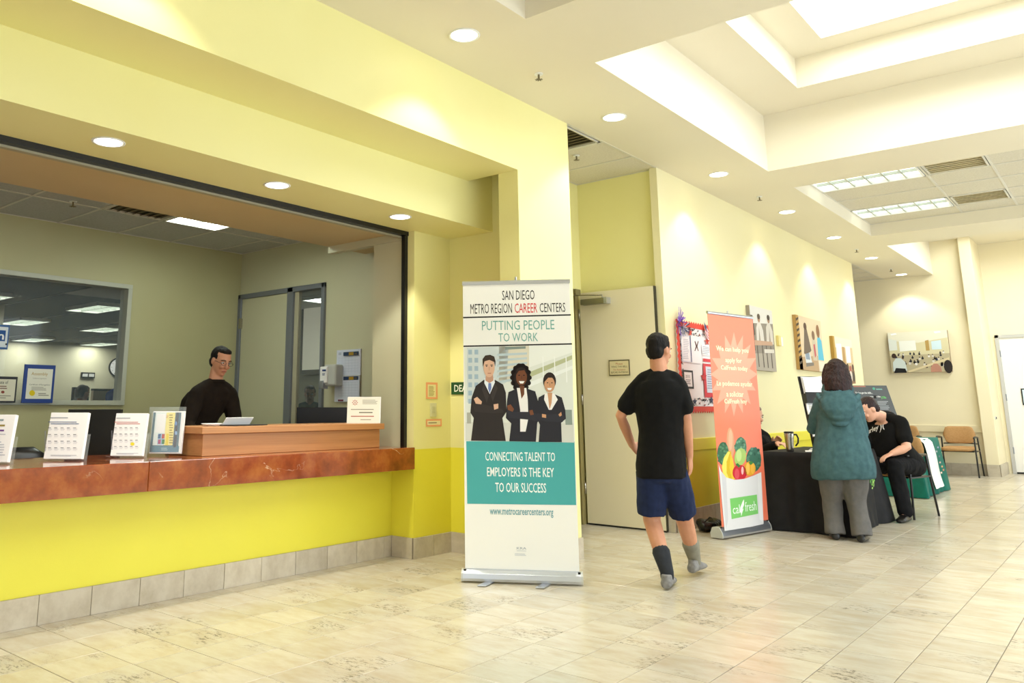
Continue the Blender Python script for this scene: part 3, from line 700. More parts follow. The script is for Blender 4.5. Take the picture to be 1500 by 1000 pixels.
# clear display holder with brochures
b = at(241, 664, 0, -4.9); base = Vector((-4.9, b.y, ZT)); u = Vector((.80, .60, 0)); n0 = u.cross(Vector((0, 0, 1))); v = (Vector((0, 0, 1)) - n0*.10).normalized()
t = thing('brochure_holder', 'clear acrylic brochure holder with colourful flyers next to the wooden ledge', 'brochure holder', base)
P = Print(base, u, v=v)
def panel(x0, x1, y0, y1, m, name, off=0., th=.002):
    a0 = P.uv(x0, y1)[0]; a1 = P.uv(x1, y1)[0]; v1 = P.uv((x0+x1)/2, y0)[1]; v0 = max(.003, P.uv((x0+x1)/2, y1)[1])
    return MB().obox(P.o + P.u*(a0+a1)/2 + P.v*(v0+v1)/2 + P.n*(off - th), P.u*((a1-a0)/2), P.v*((v1-v0)/2), P.n*th).build(name, m, t)
panel(209, 264, 595, 664, M['acrylic'], 'acrylic_back', -.03); panel(217, 266, 603, 664, M['acrylic'], 'acrylic_front', .006, .0012)
panel(218, 265, 602, 664, M['paper'], 'flyer', -.004, .008)
P.rect(222, 604, 263, 662, '#3E6478', 1); P.rect(226, 604, 255, 652, '#E4ECEC', 2); P.rect(242, 604, 255, 652, '#EFE08A', 3); P.rect(229, 606, 242, 633, '#F4F2F4', 3)
P.rect(231, 635, 241, 651, '#9CC0DC', 3)
for (x, y, c) in ((232, 635.5, '#20508C'), (237.5, 635.5, '#C03830'), (232, 643.5, '#B03070'), (237.5, 643.5, '#2E7A3C')): P.rect(x-.4, y, x+3.6, y+6.5, c, 4)
P.rect(243, 635, 247, 652, '#E8D020', 4); P.rect(256, 604, 260, 655, '#1E2440', 2); P.ell(258, 620, 1.6, 3, '#5A86C8', 3); P.ell(258, 634, 1.6, 3, '#86A8D8', 3)
P.text('Learn', 243.5, 606, 246.5, 612, '#C85A20', 4); P.lines(248, 606, 254, 650, 12, '#9A8A40', 4); P.rect(222, 653, 262, 662, '#4C7C94', 2)
P.lines(236, 655, 246, 660, 2, '#A8C4D0', 3)
P.build('print', t)
# certificate stand on the ledge
def easel_sheet(name, x0, x1, y0, y1, X, zt, u, label, cat, lean=.12, th=.005, m=None):
    b = at((x0+x1)/2, y1, 0, X); base = Vector((X, b.y, zt)); u = Vector(u).normalized(); n0 = u.cross(Vector((0, 0, 1))); v = (Vector((0, 0, 1)) - n0*lean).normalized()
    t = thing(name, label, cat, base); P = Print(base, u, v=v)
    a0, a1 = P.uv(x0, y1)[0], P.uv(x1, y1)[0]; v1 = P.uv((x0+x1)/2, y0)[1]
    MB().obox(base + u*(a0+a1)/2 + v*(v1/2) - P.n*th, u*((a1-a0)/2), v*(v1/2), P.n*th).build('board', m or M['paper'], t)
    MB().obox(base + u*(a0+a1)/2 - P.n*(.05) + Vector((0, 0, v1*.28)), u*.02, Vector((0, 0, v1*.28)) + P.n*.035, P.n*.0015).build('prop', m or M['paper'], t)
    return t, P
t, P = easel_sheet('notice_board', 508, 557, 581, 620, -4.80, 1.047, (.80, .60, 0), 'cream notice with a red round seal standing on the wooden ledge', 'notice')
P.rect(508.6, 581.6, 556.4, 619.6, '#ECE8DC', 1); P.star(520, 589.5, 4.6, 2.6, 8, '#B4544A', 2); P.ell(520, 589.5, 2.6, 2.6, '#ECE8DC', 3); P.text('A', 518.5, 587.5, 521.5, 591.5, '#B4544A', 4)
P.lines(531, 585, 553, 592, 4, '#A8A496', 2); P.lines(514, 598, 552, 601, 1, '#A09C90', 2); P.lines(526, 602, 546, 606, 1, '#8A867A', 2); P.lines(514, 608, 548, 611, 1, '#B0685C', 2); P.lines(528, 613, 545, 616, 1, '#A8A496', 2)
P.build('print', t)
# clipboard and papers, dish
b = at(348, 618, 0, -4.86)
t = thing('clipboard', 'clipboard with a tilted white sheet lying on the wooden ledge', 'clipboard', (-4.86, b.y, 1.047))
MB().obox((-4.86, b.y, 1.052), (.13, .02, 0), (-.02, .16, 0), (0, 0, .003)).build('board', M['plastic_black'], t)
MB().obox((-4.83, b.y-.02, 1.075), (.02, .005, .028), (-.02, .13, 0), (-.001, 0, .001)).build('sheet', M['paper'], t)
P = Print((-4.80, b.y, 1.05), (0, 1, 0)); 
b = at(311, 619, 0, -4.90)
t = thing('white_dish', 'shallow white dish on the wooden ledge in front of the man in the dark shirt', 'dish', (-4.9, b.y, 1.047))
MB().loft([((-4.9, b.y, 1.047), (.05, 0, 0), (0, .05, 0)), ((-4.9, b.y, 1.052), (.06, 0, 0), (0, .06, 0)), ((-4.9, b.y, 1.062), (.075, 0, 0), (0, .075, 0)), ((-4.9, b.y, 1.064), (.073, 0, 0), (0, .073, 0)), ((-4.9, b.y, 1.056), (.055, 0, 0), (0, .055, 0))], 24).build('bowl', M['paper'], t, smooth=True)
# monitors
def monitor(name, c, w, h, yaw, label, mat_=None, zdesk=.74):
    c = Vector(c); a = Vector((math.cos(yaw), math.sin(yaw), 0)); n = a.cross(Vector((0, 0, 1))); t = thing(name, label, 'monitor', (c.x, c.y, zdesk))
    MB().obox(c, a*w/2, (0, 0, h/2), n*.012).build('screen_casing', M['plastic_black'], t, bev=.004)
    MB().obox(c - n*.03, a*w*.32, (0, 0, h*.3), n*.02).build('rear_bulge', M['plastic_black'], t, bev=.01)
    MB().obox((c.x, c.y, (zdesk + c.z)/2) , a*.03, (0, 0, (c.z-zdesk)/2), n*.01).build('stand', M['plastic_black'], t)
    MB().obox((c.x, c.y, zdesk+.006), a*.12, n*.08, (0, 0, .006)).build('foot', M['plastic_black'], t, bev=.003)
    return t
p = at(473, 612, 0, -5.75); monitor('computer_monitor', (-5.75, p.y, 1.02), .50, .31, .58, 'black computer monitor seen from behind, beside the notice with the red seal')
p = at(137, 640, 0, -5.65); monitor('computer_monitor', (-5.65, p.y, .98), .40, .36, .62, 'black computer monitor between the two calendar stacks')
p = at(28, 665, 0, -5.9)
t = thing('office_chair', 'dark office chair back peeking over the marble counter', 'office chair', (-5.95, p.y, 0))
mb = MB(); mb.loft([((-5.95, p.y, .55), (.02, 0, 0), (0, .2, 0)), ((-5.93, p.y, .7), (.03, 0, 0), (0, .23, 0)), ((-5.95, p.y, .85), (.025, 0, 0), (0, .2, 0)), ((-5.96, p.y, .9), (.012, 0, 0), (0, .12, 0))], 20); mb.build('backrest', M['plastic_black'], t, smooth=True)
MB().loft([((-6.25, p.y, .44), (.2, 0, 0), (0, .2, 0)), ((-6.25, p.y, .47), (.24, 0, 0), (0, .24, 0)), ((-6.25, p.y, .51), (.22, 0, 0), (0, .22, 0))], 20).build('seat', M['plastic_black'], t, smooth=True)
MB().tube([(-6.25, p.y, .08), (-6.25, p.y, .44)], .03).build('post', M['plastic_black'], t, smooth=True)
MB().tube([(-6.2, p.y, .46), (-5.98, p.y, .48), (-5.95, p.y, .6)], .02).build('back_bracket', M['plastic_black'], t, smooth=True)
mb = MB()
for k in range(5): a = 2*PI*k/5; mb.tube([(-6.25, p.y, .09), (-6.25 + .28*math.cos(a), p.y + .28*math.sin(a), .04)], [.025, .018]); mb.ball((-6.25 + .28*math.cos(a), p.y + .28*math.sin(a), .028), .028)
mb.build('star_base', M['plastic_black'], t)
# soap dispenser + calendars on the door wall
t = thing('soap_dispenser', 'grey and white hand sanitizer dispenser on the office wall', 'dispenser', (-6.13, 5.49, 1.48))
a0 = at(471, 534, 1, 5.38); a1 = at(491, 568, 1, 5.38)
MB().box(a0.x+.03, a1.x, 5.38, 5.49, a1.z+.02, a0.z).build('body', M['plastic_grey'], t, bev=.02, bseg=3)
MB().box(a0.x, a0.x+.1, 5.36, 5.44, a1.z+.05, a0.z-.02).build('front_cover', M['paper'], t, bev=.008)
MB().box(a0.x+.005, a0.x+.06, 5.35, 5.42, a1.z-.005, a1.z+.075).build('push_lever', M['alu'], t, bev=.006)
P = Print((0, 5.357, 0), (1, 0, 0)); P.rect(472, 541, 477.5, 543.5, '#23407A', 1); P.lines(472, 546, 476.5, 550, 2, '#4A5C8C', 1); P.build('print', t)
a0 = at(494, 513, 1, 5.49); a1 = at(527.5, 588, 1, 5.49); am = at(500, 551, 1, 5.49)
t = thing('wall_calendar', 'blue and white planner calendar sheets hanging on the office wall by the dispenser', 'calendar', ((a0.x+a1.x)/2, 5.49, a1.z))
bx('upper_sheet', (a0.x, a1.x, 5.485, 5.497, am.z+.005, a0.z), mat('planner_paper', '#D4D8E8', .7), t)
bx('lower_sheet', (a0.x-.01, a1.x, 5.475, 5.487, a1.z, am.z), M['paper'] if False else bpy.data.materials['planner_paper'], t)
P = Print((0, 5.4745, 0), (1, 0, 0))
for yt, yb in ((514, 549), (550, 586)):
    P.rect(503, yt+1, 525, yt+6.5, '#283A5A', 1); P.rect(511, yt+1.6, 518, yt+6, '#B08A30', 2); P.rect(519, yt+2.4, 523, yt+5, '#5A5648', 2)
    P.lines(496, yt+2, 501, yt+6, 2, '#8890A8', 1)
    for r in range(6): P.rect(496, yt+9.5+r*4, 525, yt+9.7+r*4, '#A4ACC4', 1)
    for c in range(7): P.rect(496+c*4.8, yt+9, 496.2+c*4.8, yb-3, '#B4BCD0', 1)
P.rect(495, 585, 503, 587.5, '#7A3848', 1); P.build('print', t)

# certificates standing on the window ledge
def framed(name, x0, y0, x1, y1, X, fc, label, cat, draw):
    a0 = at(x0, (y0+y1)/2, 0, X); a1 = at(x1, (y0+y1)/2, 0, X); z0 = at((x0+x1)/2, y1, 0, X).z; z1 = at((x0+x1)/2, y0, 0, X).z
    t = thing(name, label, cat, (X, (a0.y+a1.y)/2, z0)); bx('frame', (X-.015, X, a0.y, a1.y, z0, z1), mat(name + '_frame', fc, .5), t, bev=.002)
    P = Print((X, 0, 0), (0, 1, 0)); P.eps = .0006; draw(P); P.build('print', t); return t
def d1(P):
    P.rect(39, 540, 76, 584, '#E8E4D4', 1); P.text('Assembly', 46, 545, 70, 551, '#B8901C', 2); P.text('California Legislature', 48, 553, 68, 555.5, '#9A9484', 2); P.text('Certificate of Recognition', 43, 562, 73, 565, '#6E6858', 2)
    P.lines(46, 566, 70, 572, 3, '#A8A292', 2); P.ell(47, 575.5, 4.2, 4.2, '#E6C81C', 2); P.lines(56, 575, 72, 580, 2, '#8A8474', 2)
framed('certificate', 34, 534, 79.5, 590, -7.62, '#163A86', 'blue bordered certificate with a yellow seal propped at the office window', 'certificate', d1)
def d2(P):
    P.rect(-24, 555, 22, 587, '#DDD6C0', 1); P.text('Certificate of', -16, 557, 12, 562, '#2A241E', 2); P.lines(-14, 564, 16, 570, 2, '#7A5448', 2); P.ell(4, 574, 2.6, 2, '#8A4034', 2); P.lines(-14, 578, 16, 584, 2, '#9A9484', 2)
framed('certificate', -26, 551, 24.5, 589.5, -7.62, '#1C1C22', 'cream diploma in a black frame at the office window, by the photo edge', 'certificate', d2)
def d3(P):
    P.rect(-20, 478, 11, 508, '#DCE0E4', 1); P.rect(-18, 483, 8, 499, '#1E4E8E', 2); P.text('in', -8, 486, 6, 497, '#F0F0F0', 3, .02); P.ell(9, 504, 1.5, 1.5, '#303030', 2)
framed('window_sticker', -22, 475, 13, 511, -7.70, '#2E5E9A', 'blue and white social sticker on the office window pane', 'sticker', d3)

# ------------------------------------------------------------------ notices and plates near the pillar
t = thing('paper_notice', 'pink edged paper notice taped to the yellow pillar above the light switch', 'notice', at(632, 584, 0, -4.5))
P = Print((-4.497, 0, 0), (0, 1, 0)); P.rect(624, 560, 641, 584, '#F2A878', 0); P.rect(626.5, 563, 638.5, 581.5, '#EFE4AE', 1); P.lines(628, 565, 637, 580, 8, '#A89C50', 2); P.build('sheet', t)
t = thing('paper_notice', 'small wide pink edged label taped below the light switch on the yellow pillar', 'notice', at(635, 624, 0, -4.5))
P = Print((-4.497, 0, 0), (0, 1, 0)); P.rect(624, 613.5, 647, 624.5, '#F2A878', 0); P.rect(626, 616, 645, 622, '#EFE0B8', 1); P.lines(627.5, 617.5, 643.5, 620.5, 1, '#8A8068', 2); P.build('sheet', t)
a0 = at(630, 590, 0, -4.5); a1 = at(638.5, 610, 0, -4.5)
t = thing('switch_plate', 'narrow grey switch plate between the two taped notices', 'switch plate', (-4.5, (a0.y+a1.y)/2, a1.z))
bx('plate', (-4.499, -4.492, a0.y, a1.y, a1.z, a0.z), mat('switch_grey', '#D6D2AC', .4), t, bev=.002); bx('rocker', (-4.492, -4.488, a0.y+.02, a1.y-.02, a1.z+.03, a0.z-.03), mat('switch_rocker', '#C8C49C', .4), t)
a0 = at(662, 560, 1, 5.44); a1 = at(680, 577.5, 1, 5.44)
t = thing('wall_sign', 'dark green sign with white capitals half hidden behind the tall banner', 'sign', (a0.x+.15, 5.44, a1.z))
bx('plate', (a0.x, a0.x+.27, 5.43, 5.439, a1.z, a0.z), mat('sign_green', '#0E4A28', .4), t)
P = Print((0, 5.4295, 0), (1, 0, 0)); b1 = P.uv(670, 563.5)[1]; b0 = P.uv(670, 573.5)[1]; aa = P.uv(665.5, 569)[0]; P.textuv('DEAF', aa, b0, aa + .165, b1, '#F4F4EC', 1, .012); P.build('lettering', t)

# ------------------------------------------------------------------ alcove door (door_2)
FM = M['frame_olive']; fr = MB()
for y0, y1, z0, z1 in ((6.62, 6.68, 0, 2.43), (7.53, 7.60, 0, 2.43), (6.62, 7.60, 2.385, 2.43)): fr.box(-4.64, -4.475, y0, y1, z0, z1)
D2 = fr.build('door_2', FM, kind='structure', bev=.005)
lf = bx('door_leaf', (-4.455, -3.60, 7.585, 7.63, .012, 2.385), M['door_cream'], D2, bev=.003)
bx('edge_strip', (-3.60, -3.592, 7.585, 7.632, .012, 2.385), mat('dark_edge', '#2E2A1C', .5), lf)
bx('bottom_seal', (-4.45, -3.60, 7.583, 7.6, .0, .016), M['black'], lf)
for z in (.3, 1.2, 2.1): MB().cyl((-4.465, 7.58, z), .009, .11, 10).build('hinge', M['steel'], lf, smooth=True)
cl = MB(); a0 = at(850, 440, 1, 7.5); a1 = at(890, 452, 1, 7.5)
cl.box(-4.40, -4.10, 7.50, 7.585, 2.245, 2.305); cl.build('door_closer', mat('closer_grey', '#8A8668', .35, .4), lf, bev=.006)
MB().box(-4.12, -4.085, 7.498, 7.586, 2.243, 2.307).build('closer_cap', M['alu'], lf)
MB().tube([(-4.15, 7.53, 2.31), (-4.15, 7.53, 2.335), (-4.47, 7.40, 2.345)], .008).build('closer_arm', M['steel'], lf, smooth=True)
MB().box(-4.48, -4.36, 7.35, 7.45, 2.34, 2.40).build('closer_bracket', mat('bracket_olive', '#6E6642', .4), lf)
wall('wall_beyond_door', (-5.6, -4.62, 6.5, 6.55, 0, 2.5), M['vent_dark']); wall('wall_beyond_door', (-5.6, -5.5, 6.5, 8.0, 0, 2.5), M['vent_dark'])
a0 = at(892, 527.5, 1, 7.58); a1 = at(923, 549.5, 1, 7.58)
t = thing('door_plaque', 'small framed lettered plaque on the open cream door', 'plaque', ((a0.x+a1.x)/2, 7.58, a1.z))
bx('frame', (a0.x, a1.x, 7.572, 7.584, a1.z, a0.z), mat('plaque_frame', '#5A5038', .4), t); 
P = Print((0, 7.5715, 0), (1, 0, 0)); P.rect(893, 528.5, 921, 548.5, '#D9CBA2', 1); P.text('Please', 902, 531, 912, 534, '#A85A4A', 2); P.text('RING THE BELL', 896, 535.5, 919, 538, '#3A3630', 2); P.text('For Assistance', 899, 539.7, 916, 542.5, '#A85A4A', 2); P.text('BEFORE ENTERING', 895, 543.7, 920, 546.5, '#3A3630', 2); P.build('lettering', t)
# far white door (door_3)
fr = MB(); 
for x0, x1, z0, z1 in ((-1.96, -1.90, 0, 2.51), (-.95, -.89, 0, 2.51), (-1.96, -.89, 2.45, 2.51)): fr.box(x0, x1, 18.37, 18.45, z0, z1)
D3 = fr.build('door_3', mat('pale_grey_frame', '#BDBBB6', .4), kind='structure', bev=.004)
lf = bx('door_leaf', (-1.90, -.95, 18.40, 18.445, .02, 2.45), M['door_white'], D3)
for z in (.35, 1.3, 2.1): MB().cyl((-1.905, 18.375, z), .01, .12, 8).build('hinge', M['grey_metal'], lf)
bx('bottom_seal', (-1.90, -.95, 18.39, 18.40, 0, .03), M['black'], lf)
a0 = at(1495, 569, 1, 18.39)
t = thing('door_poster', 'black framed notice on the far white door at the photo edge', 'poster', (a0.x+.12, 18.39, 1.3)); a1 = at(1499, 593, 1, 18.39)
bx('frame', (a0.x, a0.x+.3, 18.385, 18.399, a1.z, a0.z), M['black'], t); bx('sheet', (a0.x+.02, a0.x+.28, 18.380, 18.385, a1.z+.02, a0.z-.02), mat('notice_blue', '#CFE6EA', .6), t)
p = at(1458, 612, 0, -2.03)
t = thing('wall_button', 'tiny dark button on the side of the cream column', 'button', (-2.03, at(1458.5, 612.5, 0, -2.03).y, p.z)); MB().cyl((-2.03, p.y, p.z), .03, .012, 12, (1, 0, 0)).build('plate', M['alu'], t); MB().cyl((-2.018, p.y, p.z), .018, .01, 12, (1, 0, 0)).build('button', M['plastic_black'], t)

# ------------------------------------------------------------------ tall white banner
def rollup(name, label, p0, u, width, z1, mface, base_h=.085, foot=True, sh=0.):
    u = Vector(u).normalized(); p0 = Vector(p0); n = u.cross(Vector((0, 0, 1)))
    t = thing(name, label, 'banner', (p0.x + u.x*width/2, p0.y + u.y*width/2, 0)); c = p0 + u*width/2
    # housing: a rounded cassette profile swept along u
    prof = [(-.055, .012), (.06, .012), (.065, .03), (.058, .062), (.03, base_h-.004), (0, base_h), (-.04, base_h-.01), (-.06, .05)]
    prof = [(a + sh, b) for a, b in prof]
    mb = MB(); mb.rings([[p0 + u*k + n*a + Vector((0, 0, b)) for a, b in prof] for k in (-.012, width + .012)])
    mb.build('cassette', M['alu'], t, bev=.002)
    mb = MB(); 
    for k in (-.018, width + .006): MB().rings([[p0 + u*(k + q) + n*a*1.03 + Vector((0, 0, b*1.02 - .001)) for a, b in prof] for q in (0, .012)]).build('end_cap', M['plastic_grey'], t)
    for k in (.006, width - .006): MB().obox(p0 + u*k + n*(.035 + sh) + Vector((0, 0, base_h - .006)), u*.009, n*.006, (0, 0, .007)).build('cap_stud', M['black'], t)
    if foot:
        for k in (.19, width - .21):
            MB().obox(p0 + u*(k - .03) + n*.09 + Vector((0, 0, .008)), u*.028, n*.085 - u*.03, (0, 0, .004)).build('foot', M['alu'], t, bev=.002)
    MB().obox(c + Vector((0, 0, (z1 + base_h)/2)), u*(width/2 - .004), n*.0012, (0, 0, (z1 - base_h)/2)).build('panel', mface, t)
    mb = MB(); mb.rings([[p0 + u*k + n*(.012*math.cos(a)) + Vector((0, 0, z1 + .006 + .016*math.sin(a))) for a in [2*PI*j/10 for j in range(10)]] for k in (.0, width)])
    mb.build('top_rail', M['alu'], t, smooth=False)
    MB().tube([c - n*.03 + Vector((0, 0, .06)), c - n*.03 + Vector((0, 0, z1 + .045))], .009).build('support_pole', M['alu'], t, smooth=True)
    return t, Print(c + n*.0016, u)
bL, bR = Vector((-3.685, 4.60, 0)), Vector((-3.022, 5.020, 0)); uu = (bR - bL); W1_ = uu.length
t, P = rollup('roll_up_banner', 'tall white and teal roll-up banner of three people in suits beside the yellow pillar', bL, uu, W1_, 2.065, mat('banner_vinyl', '#EFEDE6', .45))
P.text('SAN DIEGO', 735.5, 425, 783, 439, '#2E2A26', 1); P.text('METRO REGION', 689, 444.5, 750, 459, '#2E2A26', 1); P.text('CAREER', 754, 444, 787, 458, '#D02A30', 1); P.text('CENTERS', 790.5, 443.5, 828, 457, '#2E2A26', 1)
P.poly([(678.5, 464), (836.5, 460), (836.5, 462), (678.5, 466)], '#22201E', 1)
P.text('PUTTING PEOPLE', 706, 469, 812, 483, '#6FA79C', 1); P.text('TO WORK', 730, 487.5, 788, 500, '#6FA79C', 1)
P.poly([(679, 506), (838, 502.5), (838, 504.5), (679, 508)], '#22201E', 1)
# photograph of an office forecourt with three people, arms folded
B = [(680, 509), (838.5, 505.5), (841, 648), (682, 645)]
P.poly(B, '#DDE0D6', 1)
P.poly([(684, 509), (745, 507), (742, 560), (684, 590)], '#CBD3D2', 2)
for r in range(7):
    for c in range(2): P.rect(686 + c*9, 512 + r*12, 691.5 + c*9, 519 + r*12, '#9FB4C2', 3)
P.poly([(731, 507), (775, 506), (775, 545), (731, 560)], '#D6D0BC', 2); P.poly([(740, 508), (770, 507), (770, 510.5), (740, 512)], '#7E8C86', 3)
for r in range(6): P.poly([(728, 518 + r*8), (772, 516 + r*7), (772, 519 + r*7), (728, 521.5 + r*8)], '#B9C8CC', 3)
P.poly([(775, 545), (838, 520), (838, 526), (775, 553)], '#B4B890', 3); P.poly([(775, 560), (839, 535), (839, 540), (775, 567)], '#E9ECE6', 3)
for x in (795, 812, 829): P.rect(x, 522, x+1.4, 560, '#EEF0EA', 4)
P.poly([(775, 506.5), (838, 505.5), (838, 516), (775, 538)], '#E8EAE2', 2)
P.poly([(682, 618), (840, 620), (841, 648), (682, 645)], '#D2D2C8', 3); P.rect(828, 600, 838, 622, '#8E9A90', 4); P.rect(684, 604, 690, 620, '#A8A89A', 4)
# man
SU, SK1, SK2, SK3 = '#2A2422', '#D9AE92', '#6E4026', '#C8956E'
P.poly([(697, 565), (709, 556), (725, 556), (737, 563), (741, 575), (742, 603), (736, 612), (741, 645.8), (690, 645.2), (694, 612), (689, 604), (691, 582)], SU, 5)
P.poly([(710, 554), (724, 554), (725, 560), (717.5, 577), (709.5, 561)], '#E8ECF0', 6); P.poly([(715.5, 561), (719.5, 561), (720, 568), (717.5, 576), (715, 569)], '#6C7FB4', 7); P.poly([(712, 548), (722, 548), (723, 557), (717, 561), (711, 557)], '#C4967C', 7)
P.ell(716.5, 538, 8.2, 14.5, SK1, 8); P.poly([(707.5, 537), (707, 526), (711, 520.5), (718, 519.5), (724, 522), (726, 529), (725.5, 537), (724, 530), (717, 527), (710, 529)], '#3A2C22', 9)
P.rect(711, 534, 714.5, 535, '#3A2C22', 9); P.rect(718.5, 534, 722, 535, '#3A2C22', 9); P.ell(712.8, 536.3, 1.1, .7, '#2C2420', 9); P.ell(720.3, 536.3, 1.1, .7, '#2C2420', 9); P.rect(714.5, 546, 719.5, 547, '#A86858', 9); P.rect(716.2, 537, 717, 542.5, '#C09478', 9)
P.poly([(692, 592), (700, 590), (724, 596), (736, 599), (738, 604), (722, 605), (696, 603)], '#332C2A', 6)
P.poly([(694, 584), (699, 581), (706, 588), (705, 592), (697, 591)], SK1, 8); P.poly([(723, 592), (730, 591), (730, 598), (724, 600)], SK1, 8); P.poly([(709, 562), (716, 580), (713, 590), (706, 570)], '#3A3230', 6); P.poly([(725, 561), (719, 580), (722, 588), (729, 568)], '#3A3230', 6)
# woman with curls
P.ell(763, 552, 14, 20, '#221712', 6)
for k in range(14):
    a = 2*PI*k/14; P.ell(763 + 12.5*math.cos(a), 553 + 18*math.sin(a), 3.6, 3.6, '#221712', 6, 10)
P.poly([(745, 574), (757, 569), (772, 569), (784, 573), (789, 590), (792, 612), (787, 619), (785, 646.8), (746, 646), (749, 620), (741, 612), (743, 585)], '#26252C', 7)
P.poly([(757, 568), (771, 568), (773, 584), (774, 612), (770, 632), (762, 632), (762, 600)], '#EEEAE6', 8); P.poly([(761, 565), (768, 565), (768, 577), (764, 584)], SK2, 9)
P.ell(764, 552, 8, 12.5, SK2, 10); P.poly([(756, 549), (757, 540), (763, 537), (770, 540), (772, 549), (768, 542), (760, 543)], '#221712', 11)
P.ell(760.5, 549.5, 1.2, .8, '#120C0A', 11); P.ell(767.5, 549.5, 1.2, .8, '#120C0A', 11); P.poly([(760, 558), (768.5, 558), (766.5, 561.5), (762, 561.5)], '#F4F0EC', 11); P.rect(763.6, 550, 764.6, 555, '#5A3220', 11)
P.poly([(742, 600), (750, 603), (776, 603), (790, 607), (791, 617), (770, 614), (745, 612)], '#2E2D35', 9); P.poly([(743, 594), (748, 592), (753, 599), (751, 603), (744, 600)], '#7A4A30', 10); P.poly([(775, 601), (780, 600), (782, 607), (777, 608)], '#7A4A30', 10)
# woman with hair drawn back
P.ell(805, 558, 9.5, 13, '#2A1E18', 6)
P.poly([(789, 582), (798, 577), (812, 577), (823, 582), (828, 600), (829, 613), (822, 619), (823, 647.3), (789, 647), (791, 622), (786, 612), (787, 595)], '#26252C', 8)
P.poly([(798, 576), (812, 576), (817, 585), (808, 600), (804, 600), (797, 585)], '#F0ECE8', 9); P.poly([(802, 575), (809, 575), (808, 590), (805, 600)], SK3, 10)
P.ell(805, 563, 7.8, 11.5, SK3, 11); P.poly([(797, 560), (798, 551), (805, 548), (812, 551), (813.5, 560), (810, 553), (803, 553)], '#2A1E18', 12)
P.ell(802, 560.5, 1.1, .7, '#1C1410', 12); P.ell(808.5, 560.5, 1.1, .7, '#1C1410', 12); P.poly([(801.5, 568), (808.5, 568), (807, 571), (803, 571)], '#F4F0EC', 12); P.rect(804.8, 561, 805.7, 565.5, '#AA7852', 12)
P.poly([(787, 605), (800, 607), (822, 606), (828, 611), (824, 618), (800, 617), (788, 614)], '#2E2D35', 10); P.poly([(794, 606), (800, 607), (800, 612), (794, 611)], SK3, 11); P.poly([(818, 607), (822, 603), (823, 608), (820, 610)], SK3, 11)
P.poly([(683, 646), (841.5, 646.5), (844, 739.5), (684.5, 737.5)], '#4AA5A4', 2)
P.text('CONNECTING TALENT TO', 711, 662, 813, 675, '#F2F6F2', 3, .006); P.text('EMPLOYERS IS THE KEY', 713.5, 684.5, 811.5, 698, '#F2F6F2', 3, .006); P.text('TO OUR SUCCESS', 725.5, 707, 800, 721, '#F2F6F2', 3, .006)
P.text('www.metrocareercenters.org', 717.5, 745, 810.5, 757.5, '#6FA2AA', 3, .012); P.text('KRA', 757, 801, 771, 804.5, '#9AA4AC', 3); P.lines(757, 806, 771, 807.3, 1, '#B8BEC4', 3, ragged=False); P.lines(754, 810, 774, 814, 2, '#C4C8CC', 3)
P.build('print', t)

# ------------------------------------------------------------------ coral banner
cL, cR = Vector((-3.035, 7.52, 0)), Vector((-2.885, 8.305, 0)); uu = cR - cL
t, P = rollup('roll_up_banner', 'coral roll-up banner with a starburst and a bag of vegetables by the black table', cL, uu, uu.length, 2.06, mat('coral_vinyl', '#F47E5E', .45), .11, False, -.045)
P.star(1075, 548, 62, 42, 16, '#F9A288', 1, sx=.56)
TX = '#F6E8C0'
for s_, x0, x1, y0, y1 in (('We can help you', 1049, 1096, 508, 517), ('apply for', 1062.5, 1086.5, 524, 533), ('CalFresh today', 1056, 1095, 535.5, 544), ('Le podemos ayudar', 1050, 1102, 558, 567.5), ('a solicitar', 1064, 1089, 573, 581), ('CalFresh hoy', 1061, 1094, 584, 593)):
    P.text(s_, x0, y0, x1, y1, TX, 2, .02)
P.ell(1070, 648, 5.5, 22, '#D9A07C', 2, rot=-.05); P.ell(1070, 644, 3, 15, '#E2B090', 3)
def blob(x, y, rx, ry, c1, c2, k, n=26):
    P.ell(x, y, rx, ry, c1, k)
    for i in range(n):
        a = random.random()*2*PI; q = math.sqrt(random.random()); P.ell(x + rx*q*math.cos(a), y + ry*q*math.sin(a), rx*.2, rx*.22, random.choice((c1, c2, c2)), k+1, 7)
blob(1059, 664, 8.5, 17, '#3E6A4E', '#5A8A66', 3); blob(1085, 655, 8.5, 15, '#4C7C60', '#76A486', 3); blob(1104, 673, 11, 18, '#3C6C58', '#5C9078', 3)
P.ell(1084, 669, 8.5, 13, '#A8C46C', 5, rot=.2); P.ell(1082, 667, 4, 9, '#C0D688', 6)
P.poly([(1067, 660), (1071, 661), (1070, 680), (1076, 700), (1068, 702), (1062, 690)], '#D6B228', 6)
P.poly([(1066, 661), (1069, 662), (1064, 676), (1064, 692), (1068, 702), (1060, 700), (1057, 684), (1060, 670)], '#EED860', 7); P.poly([(1070, 664), (1073, 672), (1076, 690), (1079, 701), (1072, 702), (1068, 685)], '#EBC13A', 7)
P.ell(1083, 692, 10.5, 11.5, '#C82A38', 8); P.ell(1079, 694, 3.5, 8, '#D8505A', 9); P.ell(1087, 689, 1.8, 6, '#F0B8B4', 10); P.poly([(1077, 680), (1080, 678), (1084, 682), (1082, 685)], '#3E7A3E', 10)
P.ell(1098, 686, 8.5, 10.5, '#E8A62E', 8); P.ell(1095, 686, 2.6, 8, '#F2C05A', 9); P.ell(1102, 686, 2.6, 8, '#F0B444', 9); P.poly([(1096, 677), (1100, 675), (1103, 678), (1099, 681)], '#4E8A3E', 10)
P.poly([(1052, 680), (1056.5, 692), (1063, 699), (1076, 702.5), (1090, 701), (1104, 696), (1114.5, 691), (1118, 767), (1061, 780)], '#DEDCDC', 11)
